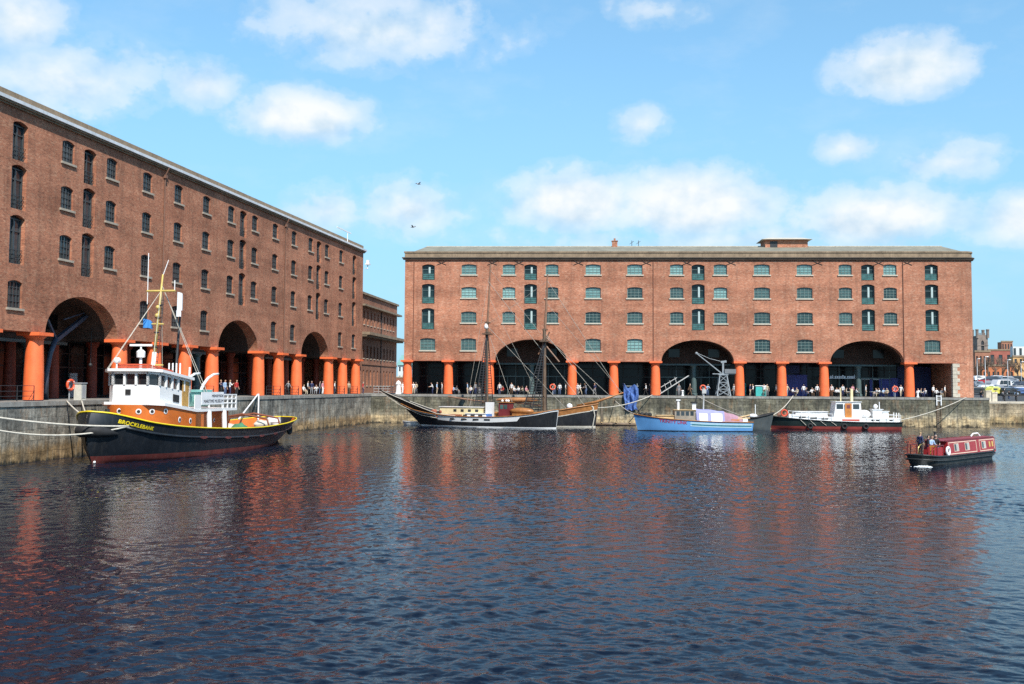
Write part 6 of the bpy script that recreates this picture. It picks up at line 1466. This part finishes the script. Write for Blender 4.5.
person('standing', W(nar, (2.75, .35, .5)), rn + .5, 'black', 'navy', '', 3, 0, 'crew of the narrowboat', .88, must='dark haired person in black standing against the narrowboat cabin')
g = MB(); g.box(1.6, 2.8, -.62, -.05, .38, 1.25); g.build('bench', nred, nar)

# ------------------------------------------------------------------ things on the quays
def cafe_set(pxx, y, label):
    T = thing('cafe_table', label, 'table', PF(far_u(pxx, y), y, 0), rotF, 'cafe tables along the facing quay')
    g = MB(); g.lathe([(.42, .72), (.42, .75)], 18); g.build('table_top', white_plain, T); g = MB(); g.lathe([(.25, 0), (.24, .03), (.03, .05), (.03, .715)], 12); g.build('pedestal', iron_dark, T, smooth=True, angle=40)
for pxx, lb in ((455.5, 'round white cafe table between the second and third columns'), (517, 'round white cafe table under the first arch'), (794.8, 'round white cafe table between two seated people left of the last arch'), (809, 'round white cafe table left of the last arch near its column'), (838, 'round white cafe table at the start of the last arch'), (848, 'round white cafe table just left of the iron post'),
                (872, 'round white cafe table just right of the iron post'), (881, 'round white cafe table in the right half of the last arch'), (919.5, 'round white cafe table just past the last column'), (938.5, 'round white cafe table nearest the quoined pier')):
    cafe_set(pxx, -.15, lb)
def cafe_chair(loc, rz, label):
    T = thing('cafe_chair', label, 'chair', loc, rz, 'cafe chairs along the facing quay')
    g = MB(); g.box(-.21, .21, -.2, .22, .43, .46); g.build('seat', iron_dark, T)
    g = MB(); g.box(-.2, .2, .21, .24, .6, .88); g.build('backrest', iron_dark, T)
    for sx in (-.18, .18):
        for sy in (-.17, .2): g = MB(); g.bar((sx, sy, 0), (sx, sy, .43 if sy < 0 else .88), .03); g.build('leg', iron_dark, T)
for o in [o for o in bpy.data.objects if o.name.startswith('person') and 'seated' in o.get('label', '') and 'narrowboat' not in o['label']]:
    cafe_chair(o.location + Matrix.Rotation(o.rotation_euler.z, 3, 'Z') @ Vector((0, .12, 0)), o.rotation_euler.z, 'cafe chair of ' + o['label'].replace(' trousers', '').replace(' top', ''))
def buoy(loc, rz, label, white=False):
    T = thing('lifebuoy_stand', label, 'lifebuoy', loc, rz, 'lifebuoys on the quays')
    g = MB(); g.tube([(0, .12, 0), (0, .12, 1.55)], .05, 8); g.build('post', lamp_m, T)
    g = MB(); g.torus((0, 0, 1.15), .36, .1, 'y', 20, 8); rg = g.build('ring', paint('orange_red_lifebuoy', (.72, .09, .03), .5), T, smooth=True)
    g = MB()
    for k in range(4):
        a = PI / 4 + k * PI / 2; g.torus((.36 * math.cos(a), 0, 1.15 + .36 * math.sin(a)), .105, .018, 'z', 10, 6)
    g.build('band', white_paint, rg)
for pxx, lb in ((553, 'red lifebuoy on its post under the first arch of the facing row'), (703, 'red lifebuoy on its post beside the quay crane'), (894.8, 'red lifebuoy on its post under the last arch'), ):
    buoy(PF(far_u(pxx, -.9), -.9, 0), rotF, lb)
buoy(PL(left_u(72, -.2), -.2, 0), rotL - .2, 'red lifebuoy on its post behind the tugboat bow')
T = thing('electricity_box', 'white metal box on the coping beside the red lifebuoy behind the tug', 'box', PL(left_u(81.5, -.6), -.6, 0), rotL)
g = MB(); g.box(-.35, .35, -.3, .3, 0, 1.25); g.build('cabinet', paint('weathered_cream_box', (.58, .56, .48), .6, dirt=.3), T); g = MB(); g.box(-.42, .42, -.36, .36, 1.253, 1.33); g.build('lid', lamp_m, T); g = MB(); g.box(-.25, .25, -.325, -.303, .15, 1.1); g.build('door', lamp_m, T)
# hydraulic wall crane folded under the first arch of the nearer row
T = thing('wall_crane', 'dark iron wall crane with long raised jib inside the nearest arch', 'crane', PL(left_u(47, 2.2), 2.2, 0), rotL)
cx = left_u(47, 2.2)
g = MB(); g.tube([(0, 0, 0), (.05, 0, 2.0), (.5, 0, 3.6), (1.15, 0, 4.7)], [.22, .2, .2, .22], 10); g.build('post', paint('navy_crane_iron', (.05, .06, .09), .5, var=.2), T, smooth=True)
g = MB(); g.bar((1.1, 0, 4.6), (6.4, 0, 7.3), .32, .3); g.build('jib', MATS['navy_crane_iron'], T); g = MB(); g.bar((-.1, 0, 6.2), (1.15, 0, 4.75), .18); g.bar((2.2, .02, 6.3), (6.0, .02, 7.25), .1); g.build('strut', MATS['navy_crane_iron'], T)
g = MB(); g.tube([(6.3, 0, 7.25), (6.3, 0, 2.9)], .03, 6); g.ball((6.3, 0, 2.8), .16, 8, 6); g.build('hook_chain', iron_dark, T)
# small quay crane under the middle arch
cg = paint('pale_grey_crane_paint', (.27, .30, .32), .5, var=.1, dirt=.2, dirtcol=(.2, .14, .1))
T = thing('quay_crane', 'grey lattice quay crane with slim jib under the middle arch', 'crane', PF(far_u(723, .2), .2, 0), rotF)
g = MB(); hb, ht, hz = .95, .5, 2.95
def lerp(a, b, t): return a + (b - a) * t
cs = [(-1, -1), (1, -1), (1, 1), (-1, 1)]
for sx, sy in cs: g.bar((sx * hb, sy * hb, 0), (sx * ht, sy * ht, hz), .13)
for k in range(3):
    t0, t1_ = k / 3, (k + 1) / 3
    for (a, b_) in zip(cs, cs[1:] + cs[:1]):
        r0_, r1_ = lerp(hb, ht, t0), lerp(hb, ht, t1_)
        g.bar((a[0] * r0_, a[1] * r0_, hz * t0), (b_[0] * r1_, b_[1] * r1_, hz * t1_), .07); g.bar((b_[0] * r0_, b_[1] * r0_, hz * t0), (a[0] * r1_, a[1] * r1_, hz * t1_), .07); g.bar((a[0] * r1_, a[1] * r1_, hz * t1_), (b_[0] * r1_, b_[1] * r1_, hz * t1_), .09)
g.build('lattice_tower', cg, T)
g = MB(); g.box(-.7, .7, -.6, .6, 2.98, 3.1); g.box(-1.5, 1.7, -.3, .3, 3.103, 3.22); g.build('platform', cg, T)
g = MB(); g.box(.2, 1.8, -.4, .4, 3.223, 3.85); g.build('counterweight', paint('dark_grey_machine', (.16, .17, .18), .6), T)
g = MB(); g.box(-.1, .15, -.12, .12, 3.223, 4.9); g.bar((-.3, 0, 4.85), (.5, 0, 4.95), .3); g.build('king_post', cg, T)
g = MB(); g.bar((-.25, -.2, 3.3), (-3.75, 0, 6.1), .12); g.bar((-.25, .2, 3.3), (-3.75, 0, 6.1), .12); g.ball((-3.75, 0, 6.1), .2, 8, 6); g.build('jib', cg, T)
g = MB(); g.tube([(-.1, 0, 4.9), (-1.9, 0, 5.35), (-3.7, 0, 6.15)], .035, 6); g.build('jib_cable', cg, T)
# gangway leaning under the arch
T = thing('gangway', 'white gangway ladder stored aslant under the middle arch', 'gangway', PF(far_u(659, .6), .6, 0), rotF)
g = MB()
for yy in (0, .7): g.bar((0, yy, .15), (4.3, yy, 2.9), .1); g.bar((.3, yy, 1.2), (2.6, yy, 2.6), .06)
for k in range(6): t = (k + .5) / 6; g.bar((4.3 * t, 0, .15 + 2.75 * t), (4.3 * t, .7, .15 + 2.75 * t), .07)
for k in range(4): t = .08 + k * .17; g.bar((4.3 * t, 0, .15 + 2.75 * t), (4.3 * t - .35 + .1, 0, 1.05 + 2.75 * t), .06)
g.build('frame', paint('dull_white_gangway', (.5, .5, .48), .6, dirt=.3), T); g = MB(); g.box(-.1, .3, -.1, .8, 0, .12); g.build('foot', iron_dark, T)
T = thing('kiosk', 'small turquoise kiosk right of the middle arch', 'kiosk', PF(far_u(760.5, 2.6), 2.6, 0), rotF)
g = MB(); g.box(-.75, .75, -.4, .4, 0, 1.45); g.build('counter', teal_panel, T); g = MB(); g.box(-.85, .85, -.5, .5, 1.453, 1.56); g.build('worktop', white_plain, T)
# blue net hung over the coping
T = thing('fishing_net', 'crumpled bright blue net hung over the quay edge beside the middle arch', 'net', PF(far_u(631, -2.05), -2.05, 0), rotF)
blue_net = paint('blue_netting', (.085, .17, .44), .85, var=.45, scale=3.5, bump=.6)
g = MB(); n1, n2 = 26, 30; rnd = random.Random(3)
v = []
for side in (0, 1):
    for i in range(n1):
        for j in range(n2):
            a, b_ = i / (n1 - 1), j / (n2 - 1); wd = .95 + .25 * math.sin(b_ * 5 + 1) * (1 - b_); x = (a - .5) * 2 * wd + .12 * math.sin(b_ * 9 + a * 4); z = 1.75 * (1 - .35 * abs(math.sin(a * PI * 1.5)) * 1) * (1 - b_) - 2.05 * b_ + .12 * math.sin(a * 17)
            y = -.18 - .16 * math.sin(a * 23 + b_ * 3) - .12 * math.sin(a * 11 - b_ * 9) - .1 * b_ + rnd.uniform(-.04, .04) + (.1 if side else 0); v.append((x, y, z))
f = []
for side in (0, 1):
    o_ = side * n1 * n2
    for i in range(n1 - 1):
        for j in range(n2 - 1): f.append((o_ + i * n2 + j, o_ + i * n2 + j + 1, o_ + (i + 1) * n2 + j + 1, o_ + (i + 1) * n2 + j))
g.add(v, f); g.build('netting', blue_net, T, smooth=True, angle=60)
g = MB()
for sx in (-.9, .9): g.bar((sx, .1, .0), (sx, .05, 1.7), .07)
g.bar((-1.1, .05, 1.35), (1.1, .05, 1.35), .07); g.build('hanging_rail', lamp_m, T)
# railings
def railing(name, label, P, x0, x1, y, h=1.1, mat=iron_dark, step=1.9, rails=(.35, .7, 1.08)):
    rot = rotL if P is PL else rotF
    T = thing(name, label, 'railing', P(x0, y, 0), rot, 'quay railings'); n_ = max(1, round((x1 - x0) / step))
    g = MB()
    for k in range(n_ + 1): g.tube([((x1 - x0) * k / n_, 0, 0), ((x1 - x0) * k / n_, 0, h)], .035, 6)
    g.build('post', mat, T); g = MB()
    for z in rails: g.tube([(0, 0, z), (x1 - x0, 0, z)], .022, 6)
    g.build('rail', mat, T)
nm = ['before the first column of the nearer row', 'under the nearest arch', 'right of the nearest arch', 'behind the tug wheelhouse', 'before the second arch', 'right of the second arch', 'left of the third arch', 'past the third arch', 'up to the brick corner']
for (a, b_), s_ in zip([(-8, 5.9), (19.6, 24.0), (25.6, 30.0), (31.6, 36.0), (49.7, 54.0), (55.6, 60.0), (73.7, 78.0), (79.6, 84.0)], [nm[0], nm[2], nm[3], nm[4], nm[5], nm[6], nm[7], nm[8]]):
    railing('railing', 'black iron railing ' + s_, PL, a, b_, -.35)
a = px(380, 392, 168); T = thing('railing', 'pale railing across the gap between the warehouses', 'railing', (a.x - .5, 164.5, QZ), .0, 'quay railings'); g = MB()
for k in range(6): g.tube([(k * .7, 0, 0), (k * .7, 0, 1.1)], .03, 6)
g.build('post', lamp_m, T); g = MB()
for z in (.3, .7, 1.08): g.tube([(0, 0, z), (3.5, 0, z)], .03, 6)
g.build('rail', lamp_m, T)
T = thing('gate_pillar', 'short white stone pillar beside the first column of the facing row', 'pillar', PF(far_u(399, -.9), -.9, 0), rotF); g = MB(); g.lathe([(.45, 0), (.42, .2), (.34, .3), (.33, 1.3), (.42, 1.4), (.3, 1.75), (.05, 1.95)], 16); g.build('shaft', white_paint, T, smooth=True, angle=40)
# posts on the wall heads, granite blocks at the end of the quay
for i, (u, lb) in enumerate([(77.4, 'short white bollard between the last column and the ladder'), (44.6, 'short white bollard beside the second lifebuoy')]):
    T = thing('bollard', lb, 'bollard', PF(u, -1.3, 0), rotF, 'bollards'); g = MB(); g.lathe([(.2, 0), (.2, .1), (.14, .15), (.13, .6), (.2, .68), (.12, .82)], 14); g.build('post', white_paint, T, smooth=True, angle=40)
for i, (x, h, lb) in enumerate([(987.5, 1.6, 'pale stone gate block nearest the end of the facing quay'), (993.5, 1.3, 'lower pale stone block behind the quay end')]):
    p = px(x, 399, 171 + i * 2); T = thing('stone_block', lb, 'stone block', (p.x, 171 + i * 2, GZ), .1); g = MB(); g.box(-.42, .42, -.4, .4, 0, h); g.box(-.5, .5, -.48, .48, h + .002, h + .18); g.build('block', stone, T)
# dark landing stage and boat trailer edge beyond the channel
T = thing('landing_stage', 'dark timber landing stage in front of the parked cars', 'landing stage', (px(1001, 395, 175).x, 174, GZ), 0)
g = MB(); g.box(0, 14, 0, 3.5, .9, 1.15); g.build('deck', paint('black_timber', (.03, .03, .032), .8), T)
for k in range(8): g = MB(); g.tube([(k * 1.9 + .2, .2, 0), (k * 1.9 + .2, .2, 1.9)], .13, 8); g.build('pile', MATS['black_timber'], T)
g = MB(); g.bar((0, .2, 1.7), (14, .2, 1.7), .1); g.build('rail', MATS['black_timber'], T)
# people by the car park
for (x, Z, t, g_, s_) in [(981, 185, 'black', 'navy', 'by the quay end'), (984, 187, 'red', 'black', 'by the quay end'), (990, 183, 'navy', 'denim', 'beside the stone blocks'), (996, 190, 'white', 'black', 'beside the stone blocks'), (1003, 188, 'grey', 'black', 'behind the landing stage'), (1009, 190, 'black', 'denim', 'behind the landing stage'), (1016, 187, 'pale blue', 'black', 'behind the landing stage')]:
    p = px(x, 395, Z); person(rp.choice(['standing', 'walking']), (p.x, Z, GZ), rp.uniform(-2, 2), t, g_, s_, rp.randrange(4))
# gulls in the air
def gull(x, y, Z, rz, label):
    T = thing('gull', label, 'bird', px(x, y, Z), rz, 'gulls in the sky'); gm = paint('gull_grey', (.30, .30, .32), .8)
    g = MB(); v, f = [], []
    st_g = [(-.28, .01, 0), (-.2, .05, 0), (0, .085, 0), (.15, .06, .01), (.22, .045, .02), (.28, .03, .02), (.34, .004, .01)]
    g.tube([(a, 0, c) for a, b_, c in st_g], [b_ for a, b_, c in st_g], 8)
    for sd in (-1, 1): g.add([(.1, sd * .04, .03), (-.08, sd * .04, .03), (-.04, sd * .35, .16), (.1, sd * .35, .17), (-.10, sd * .72, .10), (-.02, sd * .70, .11)], [(0, 1, 2, 3), (3, 2, 4, 5)])
    g.add([(-.2, -.03, 0), (-.2, .03, 0), (-.38, .09, .0), (-.38, -.09, 0)], [(0, 1, 2, 3)])
    g.build('body', gm, T)
gull(418.5, 184, 120, .6, 'gull flying above the gap, the upper one'); gull(413, 227, 120, -.4, 'gull flying above the gap, the lower one')
